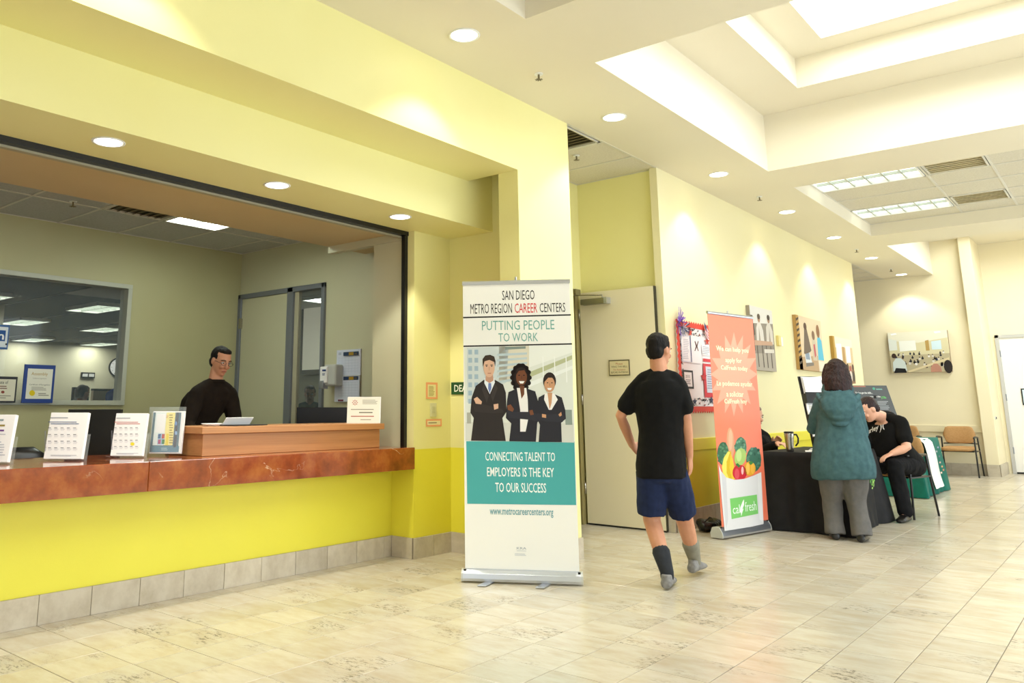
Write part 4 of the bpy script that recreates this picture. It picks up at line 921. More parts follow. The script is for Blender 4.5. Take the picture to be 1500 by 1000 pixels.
P.poly([(1056, 690), (1063, 699), (1066, 760), (1063, 775)], '#CFCDCF', 12); P.poly([(1109, 694), (1114, 692), (1117, 765), (1112, 760)], '#E8E6E6', 12)
P.poly([(1068.5, 730), (1108, 724), (1110, 752), (1071, 760)], '#7CC66A', 13)
P.text('cal', 1072.5, 739, 1083, 752, '#EEF6EA', 14); P.text('fresh', 1090.5, 734, 1107, 748, '#EEF6EA', 14)
P.poly([(1083.5, 743), (1087, 734), (1089, 731), (1089, 739), (1086.5, 746), (1088.5, 744), (1086, 752), (1085, 756), (1084.5, 750), (1083, 750)], '#F4FAF0', 15)
P.build('print', t)

# ------------------------------------------------------------------ bulletin board, thermostat and canvases on the wall
XB = -3.50
t = thing('bulletin_board', 'bulletin board with red scalloped border, stars and flags behind the coral banner', 'bulletin board', (XB, 8.4, 1.12))
b0, b1, z0, z1 = 7.84, 9.02, 1.125, 2.055
bx('board', (-3.519, XB+.004, b0+.03, b1-.03, z0+.03, z1-.03), M['paper'], t)
mb = MB(); XX = XB + .006
def scal(y0_, y1_, z0_, z1_, k):
    pass
per = []
N_ = 40
for i in range(N_): f = i/N_; per.append((b0 + (b1-b0)*f, z0 + (.012 if i % 2 else -.012)))
for i in range(30): f = i/30; per.append((b1 + (.012 if i % 2 else -.012), z0 + (z1-z0)*f))
for i in range(N_): f = i/N_; per.append((b1 - (b1-b0)*f, z1 + (.012 if i % 2 else -.012)))
for i in range(30): f = i/30; per.append((b0 + (.012 if i % 2 else -.012), z1 - (z1-z0)*f))
inn = [(min(max(y, b0+.06), b1-.06), min(max(z, z0+.06), z1-.06)) for y, z in per]
n_ = len(per); mb.add([(XX, y, z) for y, z in per] + [(XX+.003, y, z) for y, z in inn], [(i, (i+1) % n_, n_ + (i+1) % n_, n_ + i) for i in range(n_)])
mb.build('scalloped_border', mat('red_border', '#D9402E', .6), t)
P = Print((XB+.012, 0, 0), (0, 1, 0)); P.eps = .0005
rnd = random.Random(3)
for side in ('t', 'b', 'l'):
    for i in range(52 if side != 'l' else 40):
        q = rnd.random()
        if side == 't': y, z = b0+.07+(b1-b0-.14)*q, z1-.06-rnd.random()*.09
        elif side == 'b': y, z = b0+.07+(b1-b0-.14)*q, z0+.06+rnd.random()*.09
        else: y, z = b0+.06+rnd.random()*.035, z0+.07+(z1-z0-.14)*q
        a = rnd.random()*PI; L_ = .03; dy, dz = L_*math.cos(a), L_*math.sin(a)*.5
        P.puv([(y-dy, z-dz), (y+dz*.5, z-dy*.3), (y+dy, z+dz), (y-dz*.5, z+dy*.3)], rnd.choice(('#1C2438', '#1C2438', '#2A2A30', '#B8443A', '#D8D4CC')), 1 + i % 2)
P.build('patterned_border', t)['kind'] = 'stuff'
def np_():
    q = Print((XB+.012, 0, 0), (0, 1, 0)); q.eps = .0005; return q
P = np_(); P.rect(998, 491, 1011, 530, '#DCE0EC', 3); P.rect(999.5, 493, 1010, 528, '#F6F6F8', 4); P.lines(1000.5, 496, 1009, 526, 12, '#C4C8D4', 5)
P.build('pinned_sheet', t); P = np_(); P.rect(1012, 492, 1026, 532, '#F4F4F6', 3); P.poly([(1018, 499), (1021, 507), (1018, 514), (1017, 514), (1019, 507), (1017, 500)], '#5A3A34', 5); P.poly([(1022, 499), (1020, 507), (1022, 514), (1023, 514), (1021.3, 507), (1023, 500)], '#5A3A34', 5)
P.rect(1011.2, 492, 1012.3, 530, '#3C4C80', 5); P.build('pinned_sheet', t); P = np_(); P.rect(1028, 505, 1041, 520, '#F4F4F6', 3); P.lines(1029, 507, 1040, 519, 5, '#B4B4BC', 5)
P.build('pinned_sheet', t); P = np_(); P.rect(1030, 525.5, 1043, 530, '#D8404C', 4); P.rect(1031, 533, 1046, 582, '#D8404C', 3); P.rect(1034.5, 537, 1045, 575, '#D6D8E4', 4); P.lines(1036, 540, 1044, 570, 9, '#9AA0B4', 5)
P.build('pinned_sheet', t); P = np_(); P.rect(1000, 542, 1015.5, 569, '#1E1E22', 3); P.rect(1002.5, 545, 1013.5, 566, '#F0F0F0', 4); P.text('2015', 1004, 549, 1010, 553, '#3A3A3E', 5); P.lines(1004, 555, 1012.5, 563, 3, '#8A8A8E', 5)
P.build('pinned_sheet', t)
for x, y, r, c in ((1010.5, 487, 6, '#D8402E'), (1035.5, 500, 7, '#D8402E'), (1030.5, 552, 8, '#C03038'), (1017.5, 588, 6, '#1C2A50'), (1042, 586, 6.5, '#1C2A50')): P = np_(); P.star(x, y, r, r*.42, 5, c, 6, sx=.62); P.build('paper_star', t)
def flag(y, z, lean):
    f = thing('small_flag', 'small striped paper flag on a stick at the board top, ' + ('nearer the purple tinsel' if lean < 0 else 'touching the coral banner edge'), 'flag', (XB+.03, y, z)); d = Vector((0, lean, 1)).normalized(); e = Vector((0, .8, -.55 + lean)).normalized()
    MB().tube([Vector((XB+.035, y, z)), Vector((XB+.035, y, z)) + d*.24], .0025, 6).build('stick', M['alu'], f)
    mb = MB(); o = Vector((XB+.036, y, z)) + d*.235
    for k in range(7):
        mb.use(ink('#C83040' if k % 2 == 0 else '#F0EEEE')); a = o - d*(.11*k/7); b = o - d*(.11*(k+1)/7); mb.add([a, a + e*.15, b + e*.15, b], [(0, 1, 2, 3)])
    mb.use(ink('#2A3A70')); a = o + Vector((.0008, 0, 0)); mb.add([a, a + e*.065, a + e*.065 - d*.06, a - d*.06], [(0, 1, 2, 3)]); mb.build('flag_cloth', None, f)
flag(8.50, 1.84, -.05); flag(8.66, 1.82, .12)
t = thing('tinsel_spray', 'purple and navy tinsel spray at the top corner of the bulletin board', 'decoration', (XB+.02, 7.95, 1.98))
mb = MB(); r2 = random.Random(5)
for i in range(46):
    a = r2.random()*2*PI; L_ = .03 + .13*r2.random(); el = r2.random()*.5
    mb.use(ink(('#5A2A9A', '#24305A', '#7A4AC0', '#A8B0C8')[i % 4])); c = Vector((XB+.02, 7.93 + (.05 if i % 2 else -.03), 1.98 + (.0 if i % 2 else .06))); d = Vector((.25*el, math.cos(a), math.sin(a)*1.2 + (.0 if i % 2 else .5))).normalized(); s_ = Vector((0, -d.z, d.y))*.004
    mb.add([c - s_, c + s_, c + d*L_ + s_*1.5, c + d*L_ - s_*1.5], [(0, 1, 2, 3)])
mb.build('tinsel', None, t)
a0 = at(1138.5, 491, 0, -3.5); a1 = at(1143.5, 507, 0, -3.5)
t = thing('thermostat', 'small yellowed wall thermostat between two canvas pictures', 'thermostat', (-3.52, (a0.y+a1.y)/2, a1.z))
bx('body', (-3.519, -3.485, a0.y, a1.y, a1.z, a0.z), mat('thermostat_yellow', '#E2CE84', .4), t, bev=.005); bx('switch_plate', (-3.519, -3.512, a1.y+.04, a1.y+.15, a1.z+.01, a0.z-.01), mat('plate_white', '#EFEFE8', .4), t)
def canvas(Y0, Y1, z0, z1, label, edge, draw):
    t = thing('canvas_picture', label, 'picture', (-3.52, (Y0+Y1)/2, z0)); bx('canvas', (-3.519, -3.475, Y0, Y1, z0, z1), mat('canvas_edge', edge, .7), t)
    P = Print((-3.4745, 0, 0), (0, 1, 0)); P.eps = .0006; draw(P, Y0, Y1, z0, z1); P.build('print', t)
    return t
def fr_(P, Y0, Y1, z0, z1):
    def q(pts, c, k): P.puv([(Y0 + (Y1-Y0)*x, z0 + (z1-z0)*y) for x, y in pts], c, k)
    return q
def oval(cx, cy, rx, ry, n=16): return [(cx + rx*math.cos(2*PI*j/n), cy + ry*math.sin(2*PI*j/n)) for j in range(n)]
def c1(P, *b):
    q = fr_(P, *b); q([(0, 0), (1, 0), (1, 1), (0, 1)], '#8E8478', 1); q([(0, .72), (1, .78), (1, 1), (0, 1)], '#D8D4CC', 2); q([(0, 0), (1, 0), (1, .3), (0, .25)], '#A89E90', 2)
    q([(.2, .42), (.22, .66), (.3, .76), (.42, .76), (.52, .64), (.54, .42)], '#D6CEC4', 3); q([(.64, .44), (.66, .7), (.74, .78), (.86, .77), (.95, .66), (.96, .44)], '#CFC6BA', 3); q([(.3, .42), (.34, .7), (.38, .42)], '#A39686', 4); q([(.76, .44), (.8, .7), (.84, .44)], '#9A8C7C', 4); q(oval(.36, .82, .06, .065), '#A88468', 4); q(oval(.36, .85, .065, .045), '#4A3A30', 5); q(oval(.8, .84, .06, .065), '#A07C62', 4); q(oval(.8, .87, .065, .045), '#3A2E28', 5); q([(0, .5), (.16, .55), (.14, .72), (0, .7)], '#6A5E52', 4); q([(.1, .38), (.9, .42), (.9, .48), (.1, .46)], '#C09A80', 5)
    for x in (.2, .42, .6, .8): q([(x, .05), (x+.04, .05), (x+.02, .4), (x-.01, .4)], '#5A5048', 4)
    q([(.5, .28), (.95, .3), (.95, .36), (.5, .34)], '#D4CCC0', 5); q([(0, .3), (.12, .3), (.1, .85), (0, .85)], '#5E5246', 4)
canvas(9.92, 10.72, 1.62, 2.40, 'grey toned canvas of people at a table, partly behind the coral banner', '#9A8E7C', c1)
def c2(P, *b):
    q = fr_(P, *b); q([(0, 0), (1, 0), (1, 1), (0, 1)], '#D9C4A4', 1); q([(0, 0), (.75, 0), (.75, .3), (0, .22)], '#B89874', 2)
    q([(0, 0), (.12, 0), (.1, 1), (0, 1)], '#B8904C', 2)
    for k in range(9): q([(.0, .08+.1*k), (.1, .13+.1*k), (.1, .17+.1*k), (0, .13+.1*k)], '#3A2A1C', 3)
    q([(.2, .3), (.26, .62), (.3, .84), (.36, .86), (.44, .6), (.5, .38), (.36, .3)], '#6A5A4E', 3); q(oval(.33, .82, .06, .07), '#5A3E30', 4); q([(.22, .28), (.42, .34), (.5, .12), (.26, .08)], '#D4D8DC', 4); q([(.25, .3), (.4, .33), (.42, .2), (.26, .2)], '#8A98A8', 5); q([(.24, .06), (.55, .1), (.55, .16), (.24, .13)], '#787068', 5)
    q([(.55, .2), (.56, .55), (.6, .72), (.68, .72), (.72, .5), (.72, .2)], '#C8B8A0', 3); q(oval(.63, .68, .06, .09), '#7A5A44', 4); q([(.62, .25), (.68, .3), (.66, .52), (.6, .5)], '#C0505C', 5)
    q([(.76, .22), (.78, .62), (.84, .72), (.96, .6), (1, .22)], '#58B4CE', 3); q(oval(.84, .78, .07, .13), '#8A6040', 4)
    q([(.78, .0), (1, .0), (1, .2), (.76, .2)], '#E4D8C4', 4)
canvas(11.68, 12.84, 1.685, 2.435, 'canvas of people using a laptop, blue shirt on its side, above the literature rack', '#B08A50', c2)
def c3(P, *b):
    q = fr_(P, *b); q([(0, 0), (1, 0), (1, 1), (0, 1)], '#CBB48C', 1); q([(0, .75), (1, .82), (1, 1), (0, 1)], '#E0D6C0', 2); q([(.14, .4), (.4, .45), (.4, .86), (.14, .84)], '#EDF0EE', 3); q([(.62, .45), (.86, .47), (.86, .84), (.62, .82)], '#E4E8EA', 3); q([(.44, .3), (.56, .3), (.56, .8), (.44, .8)], '#B08A58', 3)
    q([(0, 0), (.1, 0), (.08, 1), (0, 1)], '#B8903C', 3); q([(.1, 0), (1, 0), (1, .3), (.1, .26)], '#8A6A50', 3)
    for i, x in enumerate((.2, .36, .5, .64, .78, .92)): q(oval(x, .32 + .04*(i % 2), .06, .08), ('#3A2A24', '#A8584C', '#5A3A30')[i % 3], 4); q(oval(x, .16, .08, .12), ('#A83C40', '#D8CCC0', '#4A4038')[i % 3], 5)
canvas(13.4, 14.48, 1.555, 2.255, 'canvas of a meeting room furthest along the wall, behind the woman in teal', '#B08A40', c3)
# classroom canvas on the far wall
a0 = at(1300, 488, 1, 17.45); a1 = at(1390, 547, 1, 17.45)
t = thing('canvas_picture', 'wide canvas of a full classroom on the far cream wall above the chairs', 'picture', (-3.05, 17.47, 1.8)); X0, X1, z0, z1 = -3.54, -2.565, 1.82, 2.58
bx('canvas', (X0, X1, 17.44, 17.499, z0, z1), mat('canvas_edge', '#8A6A48', .7), t)
P = Print((0, 17.4395, 0), (1, 0, 0)); P.eps = .0008
def q(pts, c, k): P.puv([(X0 + (X1-X0)*x, z0 + (z1-z0)*y) for x, y in pts], c, k)
q([(0, 0), (1, 0), (1, 1), (0, 1)], '#D8CFA8', 1); q([(0, .8), (.5, .72), (1, .82), (1, 1), (0, 1)], '#E6E2CC', 2); q([(.18, .52), (.46, .54), (.46, .78), (.18, .78)], '#EFF0E6', 3); q([(.0, .55), (.14, .56), (.14, .8), (0, .85)], '#E2E6DC', 3); q([(.72, .54), (.88, .54), (.88, .76), (.72, .74)], '#CFE4EC', 3); q([(.62, .52), (.68, .52), (.68, .78), (.62, .76)], '#B89858', 3)
q([(.06, .93), (.16, .95), (.14, .98), (.05, .97)], '#FFFFFF', 4); q([(.8, .93), (.9, .95), (.88, .98), (.78, .97)], '#FFFFFF', 4)
q([(0, 0), (1, 0), (1, .44), (0, .42)], '#B8AC8C', 3)
rr = random.Random(9)
for i in range(44):
    x = .05 + .9*rr.random(); y = .12 + .36*rr.random(); s_ = .018 + .028*(.5 - y)
    q(oval(x, y, s_*.9, s_*1.3, 8), rr.choice(('#1C1A1C', '#2A2A34', '#4A3A34', '#E8E4DC', '#D4CEC4', '#22304A')), 4 + i % 3); q(oval(x, y + s_*1.7, s_*.45, s_*.6, 8), '#3A2A24', 7)
q([(.3, .0), (.98, .28), (.98, .34), (.28, .04)], '#D8C8A0', 8); q([(.03, .04), (.04, .26), (.1, .36), (.18, .36), (.25, .26), (.27, .05)], '#D0DAD6', 8); q([(.04, 0), (.26, 0), (.24, .1), (.08, .12)], '#181A1E', 9); q([(.66, .0), (.67, .12), (.72, .2), (.78, .2), (.83, .12), (.84, 0)], '#B88470', 9); q(oval(.95, .12, .07, .16), '#2A2424', 9); q(oval(.07, .42, .04, .06), '#3A2A24', 9)
P.build('print', t)

# ------------------------------------------------------------------ tables
def draped(name, label, x0, x1, y0, y1, zt, m, flare=.07, amp=.022, seed=1, corner=.05):
    t = thing(name, label, 'table', ((x0+x1)/2, (y0+y1)/2, 0))
    bx('table_top', (x0+.01, x1-.01, y0+.01, y1-.01, zt-.035, zt-.012), M['plastic_grey'], t)
    for x in (x0+.1, x1-.1):
        for y in (y0+.12, y1-.12): MB().tube([(x, y, .02), (x, y, zt-.04)], .014, 8).build('leg', M['grey_metal'], t)
    # the cloth: rounded-rectangle rings falling in folds
    per = []; cx, cy = (x0+x1)/2, (y0+y1)/2; nx = int((x1-x0)/.02); ny = int((y1-y0)/.02)
    for i in range(nx): per.append((x0 + (x1-x0)*i/nx, y0, 0, -1))
    for i in range(ny): per.append((x1, y0 + (y1-y0)*i/ny, 1, 0))
    for i in range(nx): per.append((x1 - (x1-x0)*i/nx, y1, 0, 1))
    for i in range(ny): per.append((x0, y1 - (y1-y0)*i/ny, -1, 0))
    n = len(per); rs = []; rg = random.Random(seed); ph = [rg.random()*6 for _ in range(5)]
    for L_ in range(15):
        f = L_/14; z = zt - (zt-.008)*f; ring = []
        for i, (x, y, nx_, ny_) in enumerate(per):
            s_ = i*.02; k = math.sin(s_*19 + ph[0] + 1.5*f) + .6*math.sin(s_*33 + ph[1]) + .5*math.sin(s_*9 + ph[2])
            dcor = min(math.hypot(x-a, y-b) for a in (x0, x1) for b in (y0, y1)); cf = math.exp(-(dcor/.12)**2)
            off = f*flare + amp*f**.8*k + cf*corner*f + .004*math.sin(PI*min(1, f*8))
            dx, dy = nx_, ny_
            if cf > .05:
                vx, vy = x-cx, y-cy; cs = Vector((math.copysign(.7, vx), math.copysign(.7, vy))); dx = nx_*(1-cf) + cs.x*cf; dy = ny_*(1-cf) + cs.y*cf
            ring.append((x + dx*off, y + dy*off, z))
        rs.append(ring)
    mb = MB(); mb.rings([[((x-cx)*.0 + cx, (y-cy)*.0 + cy, zt+.001) for x, y, z in rs[0]], [(cx + (x-cx)*.985, cy + (y-cy)*.985, zt+.002) for x, y, z in rs[0]]] + rs, cap=False)
    c = mb.build('tablecloth', m, t, smooth=True)
    return t
TZ = .742
draped('display_table', 'table under a black floor-length cloth beside the coral banner', -2.95, -2.24, 8.47, 9.80, TZ, M['cloth_black'], .05, .016, 3, .10)
# leafy apple emblem printed on the cloth side
def emblem():
    P = Print((-2.135, 0, 0), (0, 1, 0)); P.eps = .0006; rg = random.Random(4)
    c = P.uv(1276, 692)
    for i in range(46):
        a = rg.random()*2*PI; q_ = math.sqrt(rg.random()); y = c[0] + .17*q_*math.cos(a); z = c[1] + .15*q_*math.sin(a) ; an = rg.random()*PI
        L_, w_ = .026, .011; dx, dz = math.cos(an), math.sin(an)
        P.puv([(y - L_*dx, z - L_*dz), (y + w_*dz, z - w_*dx), (y + L_*dx, z + L_*dz), (y - w_*dz, z + w_*dx)], rg.choice(('#7CC242', '#5AAE3C', '#A6D86A', '#3E8E3A')), 1 + i % 3)
    P.puv([(c[0]+.05 + .022*math.cos(2*PI*j/10), c[1]+.0 + .036*math.sin(2*PI*j/10)) for j in range(10)], '#D8301E', 5)
    for i in range(12):
        a0_ = PI*.55 + .12*i; a1_ = a0_ + .13; r_, R__ = .26, .275; cc = (c[0]-.02, c[1]-.16)
        P.puv([(cc[0] + r_*math.cos(a0_)*.8, cc[1] + r_*math.sin(a0_)*.6), (cc[0] + R__*math.cos(a0_)*.8, cc[1] + R__*math.sin(a0_)*.6), (cc[0] + R__*math.cos(a1_)*.8, cc[1] + R__*math.sin(a1_)*.6), (cc[0] + r_*math.cos(a1_)*.8, cc[1] + r_*math.sin(a1_)*.6)], '#4E9E3C', 2)
    return P
dt = bpy.data.objects['display_table']
emblem().build('printed_emblem', dt)
draped('display_table', 'table under a teal cloth in front of the far wall chairs', -3.2, -2.36, 12.62, 14.1, .745, M['cloth_teal'], .04, .014, 8, .06)
t = thing('table_runner', 'white printed cloth hanging over the teal table side', 'cloth', (-2.33, 13.3, .75))
mb = MB(); rs = []
for i in range(15):
    f = i/14
    if f < .3: x = -2.75 + .40*f/.3; z = .752
    else: g_ = (f-.3)/.7; x = -2.335 + .065*g_ + .010*math.sin(6*g_); z = .752 - .66*g_
    sh = .0 if f < .3 else .30*(f-.3)/.7
    rs.append([(x + .006*math.sin(j*.9), 12.86 + sh*.7 + .62*j/12, z) for j in range(13)])
mb.rings(rs, cap=False, closed=False); o = mb.build('cloth', mat('runner_cloth', '#EDEAE6', .8), t, smooth=True)
P = Print((-2.262, 0, 0), (0, 1, 0))
for x, y, c in ((1374, 655, '#8A8AB0'), (1372, 661, '#9A9AA8'), (1376, 668, '#4A5468'), (1377, 677, '#C8A8A0'), (1380, 683, '#D89860'), (1382, 688, '#C87858'), (1379, 692, '#E8C8B8')):
    P.star(x, y, 2.2, 1.0, 6, c, 1, sx=.8)
P.build('print', t)
# mug, papers, rack
p = at(1156.5, 661.5, 2, TZ+.003); p = Vector((p.x, max(p.y, 8.54), TZ+.003))
t = thing('travel_mug', 'brushed steel travel mug with a black handle at the black table edge', 'mug', p)
prof = [(.030, 0), (.034, .004), (.036, .06), (.042, .13), (.045, .172), (.044, .178)]
MB().loft([(p + Vector((0, 0, h)), (r, 0, 0), (0, r, 0)) for r, h in prof], 24).build('body', M['steel'], t, smooth=True)
MB().loft([(p + Vector((0, 0, h)), (r, 0, 0), (0, r, 0)) for r, h in ((.044, .178), (.046, .182), (.046, .192), (.036, .196))], 24).build('lid', M['plastic_black'], t, smooth=True)
h = Vector((.75, .66, 0)); MB().tube([p + h*.042 + Vector((0, 0, .165)), p + h*.075 + Vector((0, 0, .165)), p + h*.09 + Vector((0, 0, .13)), p + h*.085 + Vector((0, 0, .085)), p + h*.062 + Vector((0, 0, .06))], .0085, 8).build('handle', M['plastic_black'], t, smooth=True)
rg = random.Random(12)
for i, (x, y, a) in enumerate(((-2.50, 8.72, .3), (-2.44, 8.95, -.2), (-2.55, 9.12, .1))):
    s_, c_ = math.sin(a), math.cos(a); zz = TZ + .0035 + .004*i
    t = thing('paper_sheaf', ('white paper sheaf nearest the mug on the black table', 'white paper sheaf in the middle of the black table', 'white paper sheaf by the rack foot on the black table')[i], 'papers', (x, y, zz))
    for k in range(2): MB().obox((x + .03*k, y + .02*k, zz + .003 + .005*k), (.11*c_, .11*s_, 0), (-.14*s_, .14*c_, 0), (0, 0, .002)).build('sheet', M['paper'], t)
    P = Print((x, y, zz+.0095), (c_, s_, 0), v=(-s_, c_, 0)); 
    P.puv([(-.06, -.05), (.08, -.05), (.08, .02), (-.06, .02)], ('#5A5E66', '#3E4654', '#6A6A6E')[i], 1); P.puv([(-.06, .05), (.1, .05), (.1, .07), (-.06, .07)], '#8A8A90', 1); P.build('print', t)
base = Vector((-2.86, 8.95, TZ+.004)); u = Vector((.60, .80, 0)); n0 = u.cross(Vector((0, 0, 1))); v = (Vector((0, 0, 1)) - n0*.20).normalized()
P = Print(base, u, v=v); a0 = P.uv(1192, 655)[0]; base = base + u*a0; P = Print(base, u, v=v)
t = thing('literature_rack', 'black tiered literature rack leaning back on the black table before the woman', 'rack', base)
HT = P.uv(1170, 551)[1]
MB().obox(base + u*.2 + v*HT/2 - P.n*.01, u*.2, v*HT/2, P.n*.006).build('back_panel', M['plastic_black'], t)
MB().obox(base + u*.2 - n0*.16 + Vector((0, 0, .25)), u*.02, Vector((0, 0, .25)) + n0*.06, n0*.004).build('prop', M['plastic_black'], t)
for k, zf in enumerate((.03, .33, .62)):
    c = base + v*(HT*zf)
    mb = MB(); mb.obox(c + u*.2 + v*.055 + P.n*.055, u*.2, v*.055, P.n*.003); mb.obox(c + u*.2 + P.n*.025, u*.2, v*.004, P.n*.03)
    for e in (.003, .397): mb.obox(c + u*e + v*.05 + P.n*.025, u*.003, v*.05, P.n*.03)
    mb.build('pocket', M['plastic_black'], t)
for k, (zf, hh, x_, w_, lb, cc) in enumerate(((.64, .26, .02, .34, 'fan of white sheets in the top tier of the rack', 0), (.36, .22, .01, .14, 'white card in the middle tier of the rack', 1), (.05, .23, .01, .13, 'black and white leaflets in the bottom tier of the rack', 2))):
    c = base + v*(HT*zf + .006); l = thing('leaflet_pile', lb, 'leaflets', c + u*.1)
    for j in range(4 if k == 0 else 2):
        MB().obox(c + u*(x_ + w_/2) + v*(hh/2) + P.n*(.008 + .010*j), u*(w_/2) + v*(.006*(j-1)), v*(hh/2), P.n*.003).build('sheet', M['paper'], l)
    Q = Print(c + P.n*.0425 if k == 0 else c + P.n*.0225, u, v=v)
    if k == 0:
        for r in range(5): Q.puv([(x_+.03, .13+.022*r), (x_+.28, .13+.022*r), (x_+.28, .133+.022*r), (x_+.03, .133+.022*r)], '#B8B8BC', 1)
    elif k == 1: Q.puv([(.03, .12), (.12, .12), (.12, .17), (.03, .17)], '#C8C4BC', 1); Q.puv([(.03, .18), (.12, .18), (.12, .186), (.03, .186)], '#8A8A8A', 1)
    else: Q.puv([(.015, .11), (.135, .11), (.135, .22), (.015, .22)], '#26262C', 1); Q.puv([(.03, .17), (.12, .17), (.12, .2), (.03, .2)], '#C8C4A0', 2); Q.puv([(.03, .12), (.12, .12), (.12, .15), (.03, .15)], '#8A8E98', 2)
    Q.build('print', l)
# dark poster board on the teal table
base = Vector((-2.95, 12.95, .748)); u = Vector((.70, .714, 0)); n0 = u.cross(Vector((0, 0, 1))); v = (Vector((0, 0, 1)) - n0*.22 - u*.12).normalized()
P0 = Print(base, u, v=v); a0 = P0.uv(1256, 600)[0]; a1 = P0.uv(1316, 600)[0]; vt = P0.uv(1280, 561)[1]
t = thing('poster_board', 'dark grey poster board with white and green lettering standing on the teal table', 'poster', base + u*(a0+a1)/2)
n = P0.n
MB().obox(base + u*(a0+a1)/2 + v*vt/2 - n*.005, u*(a1-a0)/2, v*vt/2, n*.004).build('board', mat('poster_grey', '#54575A', .5), t)
MB().obox(base + u*(a0+a1)/2 - n0*.17 + Vector((0, 0, .3)), u*.02, Vector((0, 0, .3)) + n0*.05, n0*.004).build('prop', M['plastic_black'], t)
P0.text("You've got the skills...", 1260, 571.5, 1285, 575.5, '#F0F0F0', 1, .02); P0.text('now get the', 1280.5, 575.5, 1295.5, 579, '#F0F0F0', 1, .02); P0.text('JOBs', 1296, 575, 1303.5, 579.5, '#6CC86A', 1, .02)
P0.rect(1258, 563.5, 1276, 565, '#B87868', 1); P0.ell(1287, 565, 2, 2, '#5AA890', 1); P0.rect(1290, 564, 1299, 566, '#7AA8A0', 1)
P0.lines(1290, 582, 1307, 596, 6, '#A8ACB0', 1); P0.lines(1294, 597, 1310, 602, 2, '#C07868', 1); P0.lines(1296, 604, 1312, 614, 4, '#9CA0A4', 1)
P0.build('print', t)
# black bag on the floor
t = thing('black_bag', 'small slumped black bag on the floor against the yellow wall, by the coral banner', 'bag', (-3.36, 8.0, 0))
mb = MB(); mb.ball((-3.34, 7.95, .055), .09, .16, .055); mb.ball((-3.36, 8.12, .05), .08, .13, .05); mb.ball((-3.37, 7.86, .085), .05, .06, .04); o = mb.build('body', M['plastic_black'], t); remesh(o, .01, 3, .01, .06)
MB().tube([(-3.33, 7.82, .09), (-3.30, 7.90, .135), (-3.32, 8.02, .11)], .008, 8).build('strap', M['plastic_black'], t, smooth=True)

# ------------------------------------------------------------------ guest chairs (local: faces -Y)
def guest_chair(loc, rz, label, group=None):
    t = thing('guest_chair', label, 'chair', (0, 0, 0), group)
    def pad(c, hw, hd, hz, bow, name, tilt):
        nx, nz = 12, 6; mb = MB(); rs = []
        for i in range(nx+1):
            x = -hw + 2*hw*i/nx; e = math.sqrt(max(0.02, 1 - (abs(x)/hw)**8)); ring = []
            for j in range(16):
                a = 2*PI*j/16; ca, sa = math.cos(a), math.sin(a); sg = lambda q, pw: math.copysign(abs(q)**pw, q)
                ring.append(Vector((x, sg(ca, .45)*hd*e + bow*(x/hw)**2, sg(sa, .45)*hz*e)))
            rs.append([Matrix.Rotation(tilt, 3, 'X') @ p + Vector(c) for p in ring])
        mb.rings(rs); return mb.build(name, M['tan'], t, smooth=True)
    pad((0, .0, .47), .26, .24, .035, 0, 'seat', .04)
    pad((0, .255, .70), .245, .028, .15, -.03, 'backrest', -.14)
    for sx in (-1, 1):
        x = .285*sx
        MB().tube([(x, -.245, .0), (x*.98, -.215, .40), (x*.97, -.20, .655)], .0125, 8).build('leg', M['plastic_black'], t, smooth=True)
        MB().tube([(x, .315, .0), (x*.98, .235, .38), (x*.95, .20, .655)], .0125, 8).build('leg', M['plastic_black'], t, smooth=True)
        MB().tube([(x*.97, -.235, .66), (x*.98, -.16, .672), (x*.97, .0, .668), (x*.95, .20, .658)], [.016, .02, .018, .014], 8).build('armrest', M['plastic_black'], t, smooth=True)
        MB().tube([(x*.98, -.22, .43), (x*.98, .235, .43)], .011, 8).build('side_rail', M['plastic_black'], t, smooth=True)
    MB().tube([(-.25, .24, .55), (0, .285, .56), (.25, .24, .55)], .01, 8).build('back_rail', M['plastic_black'], t, smooth=True)
    MB().box(-.25, .25, -.2, .22, .42, .437).build('seat_pan', M['plastic_black'], t)
    t.location = loc; t.rotation_euler = (0, 0, rz); return t
def copy_tree(o, loc, rz, label, parent=None):
    c = o.copy(); COL.objects.link(c)
    if parent is None: c.location = loc; c.rotation_euler = (0, 0, rz); c['label'] = label
    else: c.parent = parent
    for ch in list(o.children): copy_tree(ch, None, None, None, c)
    return c
GRP = 'tan guest chairs'
gc = guest_chair((-2.56, 17.08, 0), 0, 'tan padded guest chair alone against the far wall next to the cream column', GRP)
copy_tree(gc, (-3.42, 17.08, 0), 0, 'tan guest chair against the far wall, mostly hidden behind the seated man')
CH = copy_tree(gc, (-2.22, 10.47, 0), -.25, 'tan guest chair under the seated man in the black lettered shirt')
copy_tree(gc, (-3.33, 9.42, 0), PI/2 - .1, 'tan guest chair of the man behind the black table')

